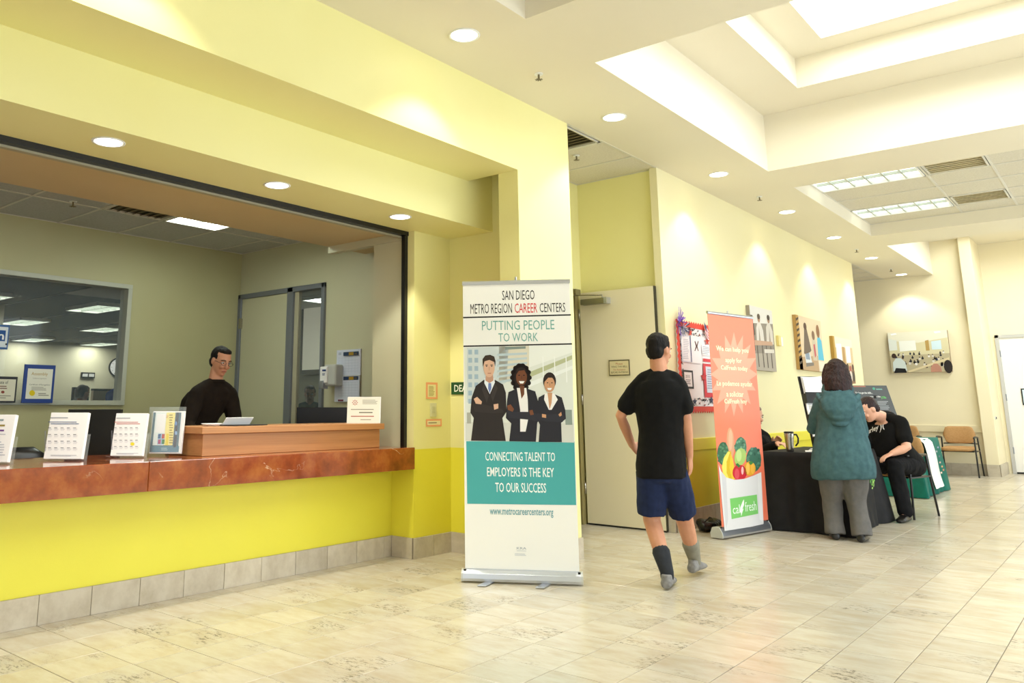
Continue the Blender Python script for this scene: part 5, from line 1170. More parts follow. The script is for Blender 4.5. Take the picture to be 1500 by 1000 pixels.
# ------------------------------------------------------------------ people
Z3 = Vector((0, 0, 1))
def V(*a): return Vector(a)
def lerp(a, b, f): return a + (b - a) * f
def torso(mb, J, W, infl=1., lo=None, hi=None, grow=0.):
    pel, nk = J['pelvis'], J['neck']; hs = (J['hip_r'] - J['hip_l']).normalized(); ss = (J['sh_r'] - J['sh_l']).normalized(); secs = []
    md = J.get('mid'); 
    for (f, hw, hd, off) in W:
        if lo is not None and f < lo: continue
        if hi is not None and f > hi: continue
        g = min(max(f, 0), 1); s = lerp(hs, ss, g).normalized(); up = (nk - pel).normalized(); fw = -s.cross(up); fw.normalize()
        # right-hand side x up = forward: s is the person's right
        fw = Z3.cross(s) if abs(up.z) > .9 else s.cross(up) * -1
        if fw.dot(J['f']) < 0: fw = -fw
        c = lerp(pel, nk, f)
        if md is not None: k = max(0, 1 - abs(f - .5) / .5); c = c + (md - lerp(pel, nk, .5)) * (k * k * (3 - 2 * k))
        secs.append((c + fw * off, s * (hw * infl + grow), fw * (hd * infl + grow)))
    mb.loft(secs, 22)
def traps(mb, J, r=.05, g=0.):
    for k in 'lr':
        a = lerp(J['neck'], J['head'], .22); b = J['sh_'+k]; d = (b - J['neck'])
        mb.tube([a - d*.12, J['neck'] + d*.25 + V(0, 0, .012), J['neck'] + d*.62 + V(0, 0, .012), b], [.042 + g, r + g, (r + .006) + g, r*.98 + g], 12)
MALE = [(-.17, .10, .09, -.01), (-.08, .155, .115, -.01), (.03, .168, .12, -.008), (.2, .155, .11, 0), (.38, .150, .108, .005), (.55, .165, .115, .008), (.72, .188, .122, .005), (.85, .175, .108, -.002), (.93, .125, .085, -.01), (1.0, .065, .065, -.008)]
def collar(mb, J, g=0.):
    ss = (J['sh_r'] - J['sh_l']).normalized(); d = (J['head'] - J['neck']).normalized(); f = ss.cross(d).normalized(); n = J['neck']
    mb.loft([(n - d*.075, ss*(.125+g), f*(.10+g)), (n - d*.03, ss*(.100+g), f*(.088+g)), (n + d*.012, ss*(.078+g), f*(.074+g))], 18)
def limb(mb, pts, rr, n=12): mb.tube(pts, rr, n)
def hand(mb, w, d, pn, th, curl=.5, s=1.):
    d = d.normalized(); pn = (pn - d * pn.dot(d)).normalized(); th = (th - d * th.dot(d)); th = (th - pn * th.dot(pn)).normalized()
    mb.loft([(w - d*.01*s, th*.024*s, pn*.02*s), (w + d*.02*s, th*.032*s, pn*.018*s), (w + d*.055*s, th*.040*s, pn*.016*s), (w + d*.088*s, th*.040*s, pn*.013*s), (w + d*.096*s, th*.034*s, pn*.009*s)], 14)
    for k, (o, L_) in enumerate(((.030, .072), (.011, .082), (-.009, .077), (-.028, .060))):
        p = w + d*.085*s + th*o*s; dd = d.copy(); pts = [p - d*.02*s, p]
        for q, fr in enumerate((.42, .32, .26)):
            a = curl * (.55 + .35 * q); dd = (dd*math.cos(a) + pn*math.sin(a)).normalized(); nn = pn
            p = p + dd * L_ * fr * s * 1.05; pts.append(p)
            pn2 = (pn - dd * pn.dot(dd))
        mb.tube(pts, [.0092*s, .0092*s, .0088*s, .0082*s, .0072*s], 8)
    p = w + d*.022*s + th*.026*s; t1 = (d*.75 + th*.62 + pn*.25).normalized(); t2 = (d*.92 + th*.22 + pn*.38).normalized()
    mb.tube([p - t1*.012*s, p + t1*.036*s, p + t1*.036*s + t2*.032*s, p + t1*.034*s + t2*.054*s], [.0135*s, .012*s, .0102*s, .0085*s], 8)
HEAD = [(-.112, .020, .022, .048), (-.100, .038, .040, .038), (-.078, .050, .058, .026), (-.045, .059, .074, .014), (-.01, .066, .088, .004), (.03, .071, .094, 0), (.065, .070, .093, -.004), (.092, .058, .078, -.007), (.108, .038, .052, -.008), (.117, .014, .02, -.008)]
def head(mb, c, hf, hu, s=1.):
    hf = hf.normalized(); hu = (hu - hf*hu.dot(hf)).normalized(); sd = hf.cross(hu)
    mb.loft([(c + hu*z*s + hf*o*s, sd*a*s, hf*b*s) for z, a, b, o in HEAD], 20)
    mb.tube([c + hf*.086*s + hu*.018*s, c + hf*.102*s - hu*.008*s, c + hf*.106*s - hu*.026*s], [.009*s, .012*s, .015*s], 8)
    for k in (-1, 1):
        mb.ball(c + sd*.07*s*k - hu*.004*s - hf*.006*s, .010*s, .022*s, .032*s, 10, sd, hf, hu)
        mb.ball(c + sd*.03*s*k + hf*.078*s - hu*.028*s, .022*s, .018*s, .02*s, 10, sd, hf, hu)
        mb.tube([c + sd*.012*s*k + hf*.092*s + hu*.026*s, c + sd*.045*s*k + hf*.078*s + hu*.026*s], .008*s, 6)
    mb.ball(c + hf*.086*s - hu*.064*s, .024*s, .012*s, .011*s, 10, sd, hf, hu)
    mb.ball(c + hf*.078*s - hu*.093*s, .02*s, .014*s, .014*s, 10, sd, hf, hu)
    return hf, hu, sd
def face(t, c, hf, hu, s=1., brow=None, glasses=False):
    hf = hf.normalized(); hu = (hu - hf*hu.dot(hf)).normalized(); sd = hf.cross(hu)
    for k in (-1, 1):
        e = MB().ball(c + sd*.031*s*k + hf*.0835*s + hu*.006*s, .0135*s, .0105*s, .008*s, 10, sd, hf, hu).build('eye', M['eye'], t, smooth=True)
        MB().ball(c + sd*.031*s*k + hf*.0925*s + hu*.006*s, .0062*s, .003*s, .0062*s, 8, sd, hf, hu).build('iris', M['iris'], e, smooth=True)
        MB().tube([c + sd*.016*s*k + hf*.099*s + hu*.026*s, c + sd*.032*s*k + hf*.096*s + hu*.031*s, c + sd*.05*s*k + hf*.082*s + hu*.025*s], .0035*s, 6).build('eyebrow', brow or M['hair_black'], t, smooth=True)
    MB().tube([c - sd*.022*s + hf*.091*s - hu*.063*s, c + hf*.0985*s - hu*.061*s, c + sd*.022*s + hf*.091*s - hu*.063*s], [.003*s, .0052*s, .003*s], 6).build('mouth', M['lip'], t, smooth=True)
    if glasses:
        g = MB()
        for k in (-1, 1):
            cc = c + sd*.033*s*k + hf*.104*s + hu*.004*s; g.tube([cc + sd*.024*s*math.cos(a) + hu*.017*s*math.sin(a) for a in [2*PI*j/12 for j in range(13)]], .0018*s, 5); g.tube([cc + sd*.024*s*k, c + sd*.072*s*k - hf*.0*s + hu*.004*s], .0018*s, 5)
        g.build('spectacles', M['plastic_black'], t)
def short_hair(t, c, hf, hu, m, s=1., rem=.008):
    hf = hf.normalized(); hu = (hu - hf*hu.dot(hf)).normalized(); sd = hf.cross(hu); mb = MB()
    mb.ball(c + hu*.042*s - hf*.016*s, .079*s, .094*s, .085*s, 18, sd, hf, hu)
    mb.ball(c - hu*.012*s - hf*.048*s, .068*s, .058*s, .07*s, 16, sd, hf, hu)
    mb.ball(c + hu*.088*s + hf*.03*s, .055*s, .055*s, .034*s, 12, sd, hf, hu)
    o = mb.build('hair', m, t); remesh(o, rem, 3, .004, .02); return o
def shoe(t, ank, fd, m, s=1., name='shoe', flat=True, zsole=0., pitch=None):
    fd = Vector(fd).normalized(); up = Z3 if pitch is None else Vector(pitch).normalized(); sd = fd.cross(up).normalized(); b = Vector((ank.x, ank.y, zsole)) if pitch is None else ank - up*.085*s
    mb = MB(); secs = [(-.075, .022, .020, .022), (-.065, .034, .032, .034), (-.02, .037, .040, .042), (.05, .040, .036, .038), (.11, .046, .026, .028), (.155, .040, .020, .022), (.185, .022, .013, .015)]
    rs = []
    for d_, w_, h_, cz in secs:
        ring = []
        for j in range(14):
            a = 2*PI*j/14; z = cz + h_*math.sin(a); ring.append(b + fd*d_*s + sd*w_*math.cos(a)*s + up*max(.004, z)*s)
        rs.append(ring)
    mb.rings(rs)
    mb.loft([(b + up*.05*s - fd*.02*s, sd*.036*s, fd*.05*s), (b + up*.085*s - fd*.025*s, sd*.032*s, fd*.042*s)], 14)
    o = mb.build(name, m, t); remesh(o, .007, 2)
    MB().rings([[b + fd*(d_*1.02)*s + sd*w_*1.03*math.cos(a)*s + up*z for a in (0, PI/2, PI, 3*PI/2)] for d_, w_, z in ((-.07, .03, .006), (.18, .03, .006))], cap=True)
    return o
def person(name, label, J, skin, base, W=MALE, arm=(.050, .042, .036, .026), leg=(.085, .070, .056, .040), hs=1., vox=.0075, hands=True, grow=0., group=None):
    t = thing('person', label, 'person', base, group)
    mb = MB(); torso(mb, J, W); traps(mb, J)
    nk, hd = J['neck'], J['head']; hf, hu = J['hf'].normalized(), J['hu']
    hu_ = (hu - hf*hu.dot(hf)).normalized()
    mb.tube([nk - (hd-nk).normalized()*.04, nk, hd - hu_*.07 - hf*.012], [.066, .061*hs, .056*hs], 14)
    head(mb, hd, hf, hu, hs)
    for k in 'lr':
        s_, e, w_ = J['sh_'+k], J['el_'+k], J['wr_'+k]; fa = (w_ - e).normalized()
        mb.tube([s_, lerp(s_, e, .5), e, lerp(e, w_, .35), w_], [arm[0], arm[1]*1.02, arm[1]*.9, arm[2]*1.05, arm[3]], 12)
        if hands and ('hd_'+k) in J: hand(mb, w_, *J['hd_'+k])
        h, kn, an = J['hip_'+k], J['kn_'+k], J['an_'+k]
        mb.tube([h, lerp(h, kn, .5), kn, lerp(kn, an, .35), an], [leg[0], leg[0]*.9, leg[1]*.86, leg[2], leg[3]], 12)
        fd = J['ft_'+k].normalized(); mb.tube([an, an + fd*.05 - V(0, 0, .04) if 'pitch' not in J else an + fd*.05], [.038, .03], 10)
    o = mb.build('body', skin, t); remesh(o, vox, 2)
    return t
def sleeve(mb, J, k, f, r0, r1): 
    a = J['neck']; b = J['sh_'+k]; d = b - a; mb.tube([a + d*.22 + V(0, 0, .012), a + d*.6 + V(0, 0, .014), b], [.058, .064, r0*.98], 14)
    s_, e, w_ = J['sh_'+k], J['el_'+k], J['wr_'+k]
    if f <= 1: mb.tube([s_, lerp(s_, e, f*.5), lerp(s_, e, f)], [r0, (r0+r1)/2, r1], 14, endcap=True)
    else: mb.tube([s_, lerp(s_, e, .5), e, lerp(e, w_, .5), lerp(e, w_, f-1)], [r0, r0*.94, (r0+r1)/2*1.0, (r0*.3+r1*.7), r1], 14)

# --- the walking man seen from behind
Y = 5.40; f0 = V(-.30, .95, 0).normalized()
J = dict(f=f0, head=at(965, 513, 1, 5.42), neck=at(966, 549, 1, 5.38), pelvis=at(968, 682, 1, 5.40), mid=at(968, 615, 1, 5.38), sh_l=at(935, 567, 1, 5.34), sh_r=at(995, 565, 1, 5.42), el_l=at(909, 609, 1, 5.30), wr_l=at(926, 652, 1, 5.50),
         el_r=at(1005, 612, 1, 5.44), wr_r=at(1010, 668, 1, 5.52), hip_l=at(953, 690, 1, 5.37), hip_r=at(984, 690, 1, 5.44), kn_l=at(955, 762, 1, 5.42), kn_r=at(1003, 762, 1, 5.62),
         an_l=at(977, 838, 1, 5.30), an_r=at(1017, 817, 1, 5.80), ft_l=f0, ft_r=V(-.1, 1, 0), hf=V(.12, .97, -.14), hu=V(.02, .1, 1))
J['hd_l'] = (V(.3, .9, -.6), V(.9, -.3, .1), V(.1, .3, .9), .5); J['hd_r'] = (V(-.05, .15, -1), V(-.9, -.1, .1), V(0, .9, .1), .45)
t = person('p', 'person seen from behind walking in a black t-shirt, navy shorts and dark socks', J, M['skin'], (-2.55, 5.3, 0), hs=1.0, W=[(a, b*.87, c*.95, d) for a, b, c, d in MALE])
mb = MB(); torso(mb, J, [(-.13, .150, .118, -.01), (.03, .150, .118, -.008), (.2, .138, .108, 0), (.38, .135, .105, .005), (.55, .148, .112, .008), (.72, .168, .118, .005), (.85, .160, .105, -.002), (.93, .12, .085, -.01)], 1.0, grow=.020)
for k in 'lr': sleeve(mb, J, k, .66, .062, .068)
collar(mb, J); o = mb.build('t_shirt', M['tee_black'], t); remesh(o, .009, 4, .007, .09)
mb = MB(); torso(mb, J, [(-.17, .10, .09, -.01), (-.08, .140, .112, -.01), (.05, .142, .112, -.008)], 1.0, grow=.014)
for k in 'lr': mb.tube([J['hip_'+k], lerp(J['hip_'+k], J['kn_'+k], .5), lerp(J['hip_'+k], J['kn_'+k], .86)], [.105, .102, .098], 16, endcap=False)
o = mb.build('shorts', M['navy'], t); remesh(o, .009, 3, .008, .09)
short_hair(t, J['head'], J['hf'], J['hu'], M['hair_black']); face(t, J['head'], J['hf'], J['hu'])
for k, ms in (('l', M['sock_dark']), ('r', M['sock_grey'])):
    a, b_ = J['an_'+k], lerp(J['an_'+k], J['kn_'+k], .38); mb = MB(); mb.tube([a - V(0, 0, .03), a, lerp(a, b_, .5), b_], [.044, .045, .052, .060], 14); mb.build('sock', ms, t, smooth=True)
shoe(t, J['an_l'], f0, M['shoe_grey'], 1.05, zsole=max(0, J['an_l'].z - .095)); shoe(t, J['an_r'], V(-.1, 1, 0), M['shoe_grey'], 1.05, zsole=max(0, J['an_r'].z - .095))
print('walker ankles', J['an_l'], J['an_r'])

# --- woman in the teal hooded jumper
fw = V(-.22, .97, 0).normalized(); yy = 8.22
FEM = [(-.20, .12, .10, -.01), (-.10, .19, .15, -.02), (.03, .215, .17, -.025), (.2, .215, .16, .0), (.38, .20, .15, .01), (.55, .195, .15, .015), (.72, .20, .15, .01), (.85, .185, .12, 0), (.93, .13, .09, -.005), (1.0, .065, .065, -.008)]
J = dict(f=fw, head=at(1225, 545, 1, yy+.06), neck=at(1227, 573, 1, yy), pelvis=at(1234, 672, 1, yy), mid=at(1230, 625, 1, yy-.01), sh_l=at(1203, 591, 1, yy-.02), sh_r=at(1248, 589, 1, yy+.04), el_l=at(1192, 628, 1, yy+.04), wr_l=at(1204, 618, 1, yy+.30),
         el_r=at(1262, 634, 1, yy+.08), wr_r=at(1250, 630, 1, yy+.33), hip_l=at(1219, 690, 1, yy), hip_r=at(1249, 690, 1, yy+.02), kn_l=at(1219, 733, 1, yy+.04), kn_r=at(1254, 734, 1, yy+.05), an_l=at(1223, 776, 1, yy), an_r=at(1262, 779, 1, yy), ft_l=V(-.35, .93, 0), ft_r=V(-.1, 1, 0), hf=V(-.35, .92, -.15), hu=V(0, .1, 1))
for k in 'lr': J['hd_'+k] = (V(-.1, .8, .25), V(0, .1, -1), V(.6 if k == 'l' else -.6, .2, .3), .4)
t = person('p', 'person in a teal hooded jumper and grey trousers standing at the black table', J, M['skin_light'], (-2.2, yy, 0), W=[(a, b*.78, c*.80, d) for a, b, c, d in FEM], hs=.96, leg=(.105, .075, .058, .04), arm=(.058, .05, .04, .027))
mb = MB(); torso(mb, J, [(-.28, .262, .20, -.03), (-.2, .272, .21, -.03), (-.08, .270, .21, -.03), (.1, .254, .20, -.02), (.3, .228, .18, .0), (.5, .200, .16, .005), (.7, .182, .15, 0), (.84, .160, .13, -.005), (.93, .115, .105, -.01), (.98, .085, .085, -.015)])
for k in 'lr': sleeve(mb, J, k, 1.85, .075, .05)
collar(mb, J); o = mb.build('jumper', M['teal'], t); remesh(o, .010, 4, .009, .10)
# hood lying on the back: draped rolls between the shoulders
mb = MB(); nk = J['neck']; sd = fw.cross(Z3)
for k, (dz, wd, dp, r) in enumerate(((.045, .095, .10, .032), (.01, .105, .12, .034), (-.04, .150, .165, .034), (-.10, .150, .20, .030), (-.165, .125, .215, .026), (-.225, .09, .215, .022))):
    pts = []
    for i in range(13):
        a = PI*i/12; pts.append(nk + sd*wd*math.cos(a)*1.12 - fw*(dp*math.sin(a)*.9 - .02) + Z3*(dz - .085*math.sin(a) + .01))
    mb.tube(pts, [r*(.6 + .4*math.sin(PI*i/12)) for i in range(13)], 10)
mb.loft([(nk - fw*.05 - Z3*.0, sd*.12, fw*.08), (nk - fw*.10 - Z3*.09, sd*.155, fw*.07), (nk - fw*.125 - Z3*.17, sd*.14, fw*.07), (nk - fw*.13 - Z3*.25, sd*.09, fw*.06), (nk - fw*.125 - Z3*.31, sd*.04, fw*.04)], 18)
o = mb.build('hood', M['teal'], t); remesh(o, .008, 3, .004, .04)
mb = MB(); torso(mb, J, FEM, 1.0, lo=-.25, hi=.1, grow=.012)
for k, e in (('l', -1), ('r', 1)):
    h, kn, an = J['hip_'+k], J['kn_'+k], J['an_'+k]; mb.tube([h, lerp(h, kn, .5), kn, lerp(kn, an, .5), an - V(0, 0, .035)], [.130, .114, .088, .080, .086], 18, endcap=False)
o = mb.build('trousers', M['trouser_grey'], t); remesh(o, .010, 3, .012, .12)
c = J['head']; hf, hu = J['hf'].normalized(), J['hu']; hu = (hu - hf*hu.dot(hf)).normalized(); sd2 = hf.cross(hu)
mb = MB(); mb.ball(c + hu*.03 - hf*.02, .088, .100, .096, 18, sd2, hf, hu)
mb.loft([(c + hu*.04 - hf*.03, sd2*.088, hf*.085), (c - hu*.03 - hf*.04, sd2*.100, hf*.085), (c - hu*.09 - hf*.045, sd2*.110, hf*.082), (c - hu*.14 - hf*.05, sd2*.114, hf*.080), (c - hu*.185 - hf*.055, sd2*.106, hf*.068)], 22)
for k in (-1, 1): mb.tube([c + hu*.06 + sd2*k*.07 + hf*.02, c - hu*.02 + sd2*k*.09 + hf*.03, c - hu*.10 + sd2*k*.1 + hf*.02, c - hu*.16 + sd2*k*.10 - hf*.01], [.03, .034, .03, .014], 10)
rg = random.Random(2)
for i in range(16):
    a = PI*(.08 + .84*i/15); o_ = sd2*.108*math.cos(a) - hf*(.05 + .065*math.sin(a)); mb.tube([c + o_*.8 + hu*.02, c + o_ - hu*.09, c + o_*1.04 - hu*(.180 + .025*rg.random())], [.016, .017, .006], 8)
o = mb.build('hair', M['hair_brown'], t); remesh(o, .006, 2, .004, .012)
face(t, c, J['hf'], J['hu'], .96)
shoe(t, J['an_l'], V(-.35, .93, 0), M['shoe_black'], 1.0); shoe(t, J['an_r'], V(-.05, 1, 0), M['shoe_black'], 1.0)

# --- man seated beyond the table, head bowed
fw = V(-.45, -.89, 0).normalized()
J = dict(f=fw, head=at(1273, 599, 1, 9.98), neck=at(1293, 611, 1, 10.20), pelvis=V(-2.10, 10.46, .565), mid=at(1306, 655, 1, 10.32), sh_r=at(1273, 625, 1, 10.32), sh_l=at(1320, 619, 1, 10.16), el_l=at(1328, 655, 1, 10.08), wr_l=at(1307, 664, 1, 10.0),
         el_r=at(1262, 662, 1, 10.1), wr_r=at(1250, 668, 1, 9.95), hip_l=V(-1.99, 10.42, .55), hip_r=V(-2.20, 10.48, .55), kn_l=at(1310, 682, 1, 9.99), kn_r=V(-2.36, 10.06, .56), an_l=at(1326, 749, 1, 9.96), an_r=V(-2.36, 10.0, .10), ft_l=V(-.15, -1, 0), ft_r=V(-.2, -1, 0), hf=V(-.62, -.55, -.55), hu=V(-.42, -.40, .9))
J['hd_l'] = (V(-.65, -.6, -.35), V(-.1, .0, -1), V(-.5, .5, 0), .45); J['hd_r'] = (V(-.5, -.8, -.1), V(0, 0, -1), V(.6, -.3, 0), .5)
HM = [(-.17, .12, .11, 0), (-.05, .19, .15, .01), (.08, .21, .17, .03), (.25, .215, .18, .045), (.42, .215, .175, .04), (.58, .21, .155, .03), (.72, .205, .14, .02), (.85, .19, .12, .01), (.93, .13, .09, 0), (1.0, .07, .068, -.008)]
t = person('p', 'person in a black t-shirt with white lettering, seated with head bowed and hand on knee', J, M['skin_light'], (-2.1, 10.4, 0), W=[(a, b*.95, c*.95, d) for a, b, c, d in HM], hs=1.06, arm=(.062, .054, .046, .032), leg=(.095, .078, .06, .042))
mb = MB(); torso(mb, J, HM, 1.0, lo=-.06, hi=.96, grow=.018)
for k in 'lr': sleeve(mb, J, k, .66, .074, .080)
collar(mb, J); o = mb.build('t_shirt', M['tee_black'], t); remesh(o, .009, 4, .008, .10)
tee = o
mb = MB(); torso(mb, J, HM, 1.0, lo=-.2, hi=.12, grow=.012)
for k in 'lr':
    h, kn, an = J['hip_'+k], J['kn_'+k], J['an_'+k]; mb.tube([h, lerp(h, kn, .5), kn, lerp(kn, an, .5), an - V(0, 0, .0)], [.118, .108, .092, .080, .076], 16)
o = mb.build('trousers', M['trouser_black'], t); remesh(o, .009, 3, .008, .08)
short_hair(t, J['head'], J['hf'], J['hu'], M['hair_brown'], 1.05); face(t, J['head'], J['hf'], J['hu'], 1.06, M['hair_brown'])
shoe(t, J['an_l'], V(-.12, -1, 0), M['shoe_black'], 1.12); shoe(t, J['an_r'], V(-.2, -1, 0), M['shoe_black'], 1.12)
# lettering wrapped on the chest: project outlines onto the shirt
def wrap_text(parts, target, parent, name):
    from mathutils.bvhtree import BVHTree
    me = target.data; off = Vector(parent.location); bv = BVHTree.FromPolygons([v.co + off for v in me.vertices], [tuple(p.vertices) for p in me.polygons])
    nrm = fw_view; out = MB()
    for (body, px0, py0, px1, py1, hpx) in parts:
        cu = bpy.data.curves.new('t', 'FONT'); cu.body = body; cu.resolution_u = 2; cu.offset = .02; o = bpy.data.objects.new('t', cu); COL.objects.link(o)
        dg = bpy.context.evaluated_depsgraph_get(); mm = bpy.data.meshes.new_from_object(o.evaluated_get(dg)); bm = bmesh.new(); bm.from_mesh(mm)
        bmesh.ops.subdivide_edges(bm, edges=[e for e in bm.edges if e.calc_length() > .12], cuts=2); bmesh.ops.triangulate(bm, faces=bm.faces)
        vs = [v.co.copy() for v in bm.verts]; fs = [tuple(v.index for v in f.verts) for f in bm.faces]; bm.free(); bpy.data.objects.remove(o)
        X0 = min(v.x for v in vs); X1 = max(v.x for v in vs); Y0 = min(v.y for v in vs); Y1 = max(v.y for v in vs); pts = []
        for v_ in vs:
            a = (v_.x-X0)/(X1-X0); b = (v_.y-Y0)/(Y1-Y0); x = px0 + (px1-px0)*a + .12*hpx*b*0; y = py0 + (py1-py0)*a - hpx*(b-.5)
            d = ray(x, y).normalized(); h = bv.ray_cast(CAM, d); p = (h[0] + h[1]*.0025) if h[0] is not None else at(x, y, 1, 10.0); pts.append(p)
        out.add(pts, fs)
    return out.build(name, mat('shirt_print_white', '#E8E8E8', .6), parent)
fw_view = None
wrap_text([('Hurley', 1265, 636, 1287, 626, 9.5), (')(', 1288.5, 627, 1296, 622, 13)], tee, t, 'chest_lettering')

# --- man behind the black table, mostly hidden by the coral banner
fw = V(.92, -.38, 0).normalized()
J = dict(f=fw, head=at(1105, 610, 1, 9.32), neck=at(1103, 634, 1, 9.38), pelvis=V(-3.36, 9.42, .56), sh_l=V(0, 0, 0), sh_r=V(0, 0, 0), hf=V(.85, -.45, -.12), hu=V(.05, 0, 1))
nk = J['neck']; sr = fw.cross(Z3); J['sh_r'] = nk + sr*.17 - V(0, 0, .045); J['sh_l'] = nk - sr*.17 - V(0, 0, .045)
J['hip_r'] = J['pelvis'] + sr*.1; J['hip_l'] = J['pelvis'] - sr*.1
J['el_l'] = J['sh_l'] + V(.08, 0, -.20); J['wr_l'] = at(1134, 652, 1, 9.30); J['el_r'] = J['sh_r'] + V(.04, -.05, -.22); J['wr_r'] = V(-2.98, 9.05, .80)
J['kn_r'] = V(-3.12, 9.25, .50); J['kn_l'] = V(-3.12, 9.52, .50); J['an_r'] = V(-3.15, 9.24, .1); J['an_l'] = V(-3.15, 9.5, .1); J['ft_l'] = J['ft_r'] = V(.2, 1, 0)
J['hd_l'] = (V(.5, -.2, .55), V(.3, -.9, 0), V(0, 0, 1), .6); J['hd_r'] = (V(.7, -.5, 0), V(0, 0, -1), V(-.3, -.6, .2), .4)
t = person('p', 'person in a dark jacket seated behind the black table, hand raised near the steel mug', J, M['skin_light'], (-3.3, 9.4, 0))
mb = MB(); torso(mb, J, MALE, 1.0, lo=-.12, hi=.97, grow=.02)
for k in 'lr': sleeve(mb, J, k, 1.9, .066, .042)
collar(mb, J); o = mb.build('jacket', M['tee_black'], t); remesh(o, .009, 3, .006, .08)
mb = MB(); torso(mb, J, MALE, 1.0, lo=-.2, hi=.1, grow=.012)
for k in 'lr': h, kn, an = J['hip_'+k], J['kn_'+k], J['an_'+k]; mb.tube([h, kn, an], [.10, .085, .065], 14)
o = mb.build('trousers', M['trouser_black'], t); remesh(o, .010, 3)
short_hair(t, J['head'], J['hf'], J['hu'], mat('hair_thin_grey', '#8A6E5C', .6)); face(t, J['head'], J['hf'], J['hu'])
for k in 'lr': shoe(t, J['an_'+k], V(.2, 1, 0), M['shoe_black'])

# --- man in the dark shirt behind the reception counter
X = -5.78; fw = V(.93, -.15, 0).normalized(); sr = fw.cross(Z3)
J = dict(f=fw, head=at(323, 529, 0, X), neck=at(315, 562, 0, X-.03), pelvis=V(0, 0, 0), hf=V(.97, -.02, -.30), hu=V(.2, .06, 1))
nk = J['neck']; J['pelvis'] = V(nk.x - .18, nk.y - .10, .90); J['mid'] = V(nk.x - .10, nk.y - .06, 1.13)
J['sh_r'] = at(289, 578, 0, X-.02); J['sh_l'] = at(336, 578, 0, X-.02)
J['el_r'] = at(274, 622, 0, X+.02); J['el_l'] = at(344, 618, 0, X+.02); J['wr_r'] = V(J['el_r'].x+.20, J['el_r'].y+.06, .86); J['wr_l'] = V(J['el_l'].x+.22, J['el_l'].y-.02, .86)
J['hip_r'] = J['pelvis'] + sr*.1 - V(0, 0, .02); J['hip_l'] = J['pelvis'] - sr*.1 - V(0, 0, .02)
for k, e in (('r', 1), ('l', -1)): J['kn_'+k] = J['hip_'+k] + V(.0, 0, -.42); J['an_'+k] = V(J['hip_'+k].x - .02, J['hip_'+k].y, .09); J['ft_'+k] = V(1, 0, 0); J['hd_'+k] = (V(.8, .1*e, -.3), V(0, 0, -1), V(0, e*.8, 0), .4)
t = person('p', 'person in a dark brown-black shirt standing behind the wooden counter ledge, looking down', J, M['skin'], (J['pelvis'].x, J['pelvis'].y, 0), W=[(a, b*1.06, c*1.05, d) for a, b, c, d in MALE], arm=(.056, .046, .038, .027))
mb = MB(); torso(mb, J, [(a, b*1.06, c*1.05, d) for a, b, c, d in MALE], 1.0, lo=-.1, hi=.97, grow=.02)
for k in 'lr': sleeve(mb, J, k, 1.9, .072, .042)
collar(mb, J); o = mb.build('shirt', M['shirt_black'], t); remesh(o, .009, 3, .008, .09)
mb = MB(); nk = J['neck']; hd_ = (J['head']-nk).normalized(); mb.loft([(nk + hd_*.0, sr*.082, fw*.080), (nk + hd_*.035, sr*.072, fw*.072), (nk + hd_*.01, sr*.085, fw*.088)], 18, cap=False); mb.build('collar', M['shirt_black'], t, smooth=True)
mb = MB(); torso(mb, J, MALE, 1.0, lo=-.2, hi=.08, grow=.014)
for k in 'lr': mb.tube([J['hip_'+k], J['kn_'+k], J['an_'+k]], [.105, .085, .07], 14)
o = mb.build('trousers', M['trouser_black'], t); remesh(o, .011, 3)
short_hair(t, J['head'], J['hf'], J['hu'], M['hair_black']); face(t, J['head'], J['hf'], J['hu'], 1.0, None, True)
for k in 'lr': shoe(t, J['an_'+k], V(1, 0, 0), M['shoe_black'])

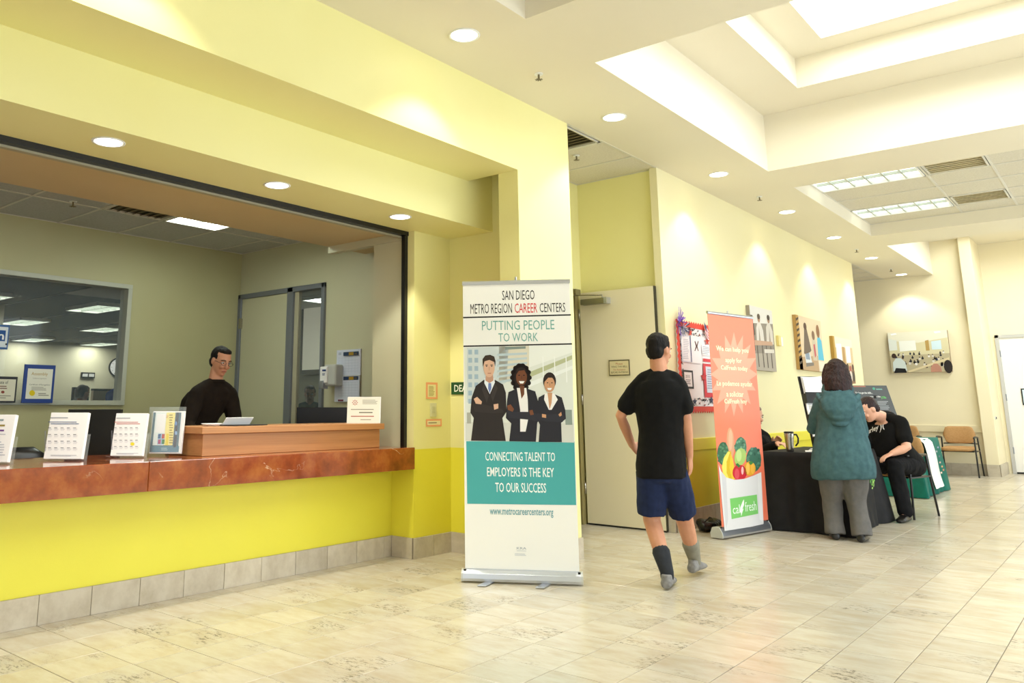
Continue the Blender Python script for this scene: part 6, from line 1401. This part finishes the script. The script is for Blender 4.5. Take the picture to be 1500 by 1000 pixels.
# --- three people far inside the offices, seated
def sitter(label, hc, fw, shirt, hair, skin, seat_z=None):
    fw = fw.normalized(); sr = fw.cross(Z3); nk = hc - V(0, 0, .155); pz = max(.5, nk.z - .52)
    J = dict(f=fw, head=hc, neck=nk, pelvis=V(nk.x, nk.y, pz) - fw*.02, hf=fw - V(0, 0, .12), hu=V(0, 0, 1))
    for k, e in (('r', 1), ('l', -1)):
        J['sh_'+k] = nk + sr*.165*e - V(0, 0, .06); J['el_'+k] = J['sh_'+k] + V(0, 0, -.25) + fw*.05 + sr*.03*e; J['wr_'+k] = J['el_'+k] + fw*.24 - sr*.05*e
        J['hip_'+k] = J['pelvis'] + sr*.09*e; J['kn_'+k] = J['hip_'+k] + fw*.40 + V(0, 0, .0); J['an_'+k] = V(J['kn_'+k].x, J['kn_'+k].y, .09); J['ft_'+k] = fw
        J['hd_'+k] = (fw, V(0, 0, -1), -sr*e, .4)
    t = person('p', label, J, skin, (nk.x, nk.y, 0), vox=.01)
    mb = MB(); torso(mb, J, MALE, 1.0, lo=-.1, hi=.96, grow=.018)
    for k in 'lr': sleeve(mb, J, k, 1.6, .066, .05)
    collar(mb, J); o = mb.build('shirt', shirt, t); remesh(o, .011, 3)
    mb = MB(); torso(mb, J, MALE, 1.0, lo=-.2, hi=.06, grow=.014)
    for k in 'lr': mb.tube([J['hip_'+k], J['kn_'+k], J['an_'+k]], [.10, .08, .07], 12)
    o = mb.build('trousers', M['trouser_black'], t); remesh(o, .013, 2)
    short_hair(t, J['head'], J['hf'], J['hu'], hair); face(t, J['head'], J['hf'], J['hu'])
    for k in 'lr': shoe(t, J['an_'+k], fw, M['shoe_black'])
    # a simple padded stool under the sitter
    s = thing('office_stool', 'round dark stool under the ' + label.split(',')[0].replace(' seated', ''), 'stool', (J['pelvis'].x, J['pelvis'].y, 0))
    p = J['pelvis']; z = pz - .13; MB().loft([(V(p.x, p.y, z-.06), V(.17, 0, 0), V(0, .17, 0)), (V(p.x, p.y, z-.03), V(.19, 0, 0), V(0, .19, 0)), (V(p.x, p.y, z), V(.17, 0, 0), V(0, .17, 0))], 20).build('seat', M['plastic_black'], s, smooth=True)
    MB().cyl((p.x, p.y, .04), .03, z-.09, 12).build('post', M['grey_metal'], s); MB().cyl((p.x, p.y, .002), .2, .04, 20, r2=.16).build('base', M['plastic_black'], s)
    return t
sitter('person in a teal shirt, seated in the room behind the office door', at(454, 577, 1, 7.6), V(.75, -.65, 0), M['teal_shirt'], M['hair_brown'], M['skin'])
sitter('person with brown hair, seated at the monitor beyond the office window', at(121, 576, 0, -11.75), V(-.3, .95, 0), M['shirt_black'], M['hair_brown'], M['skin'])
sitter('person in a bright blue shirt, beyond the office window next to the cubicle partition', at(178, 557, 0, -11.3), V(-.5, .85, 0), M['blue_shirt'], M['hair_black'], M['skin_dark'])
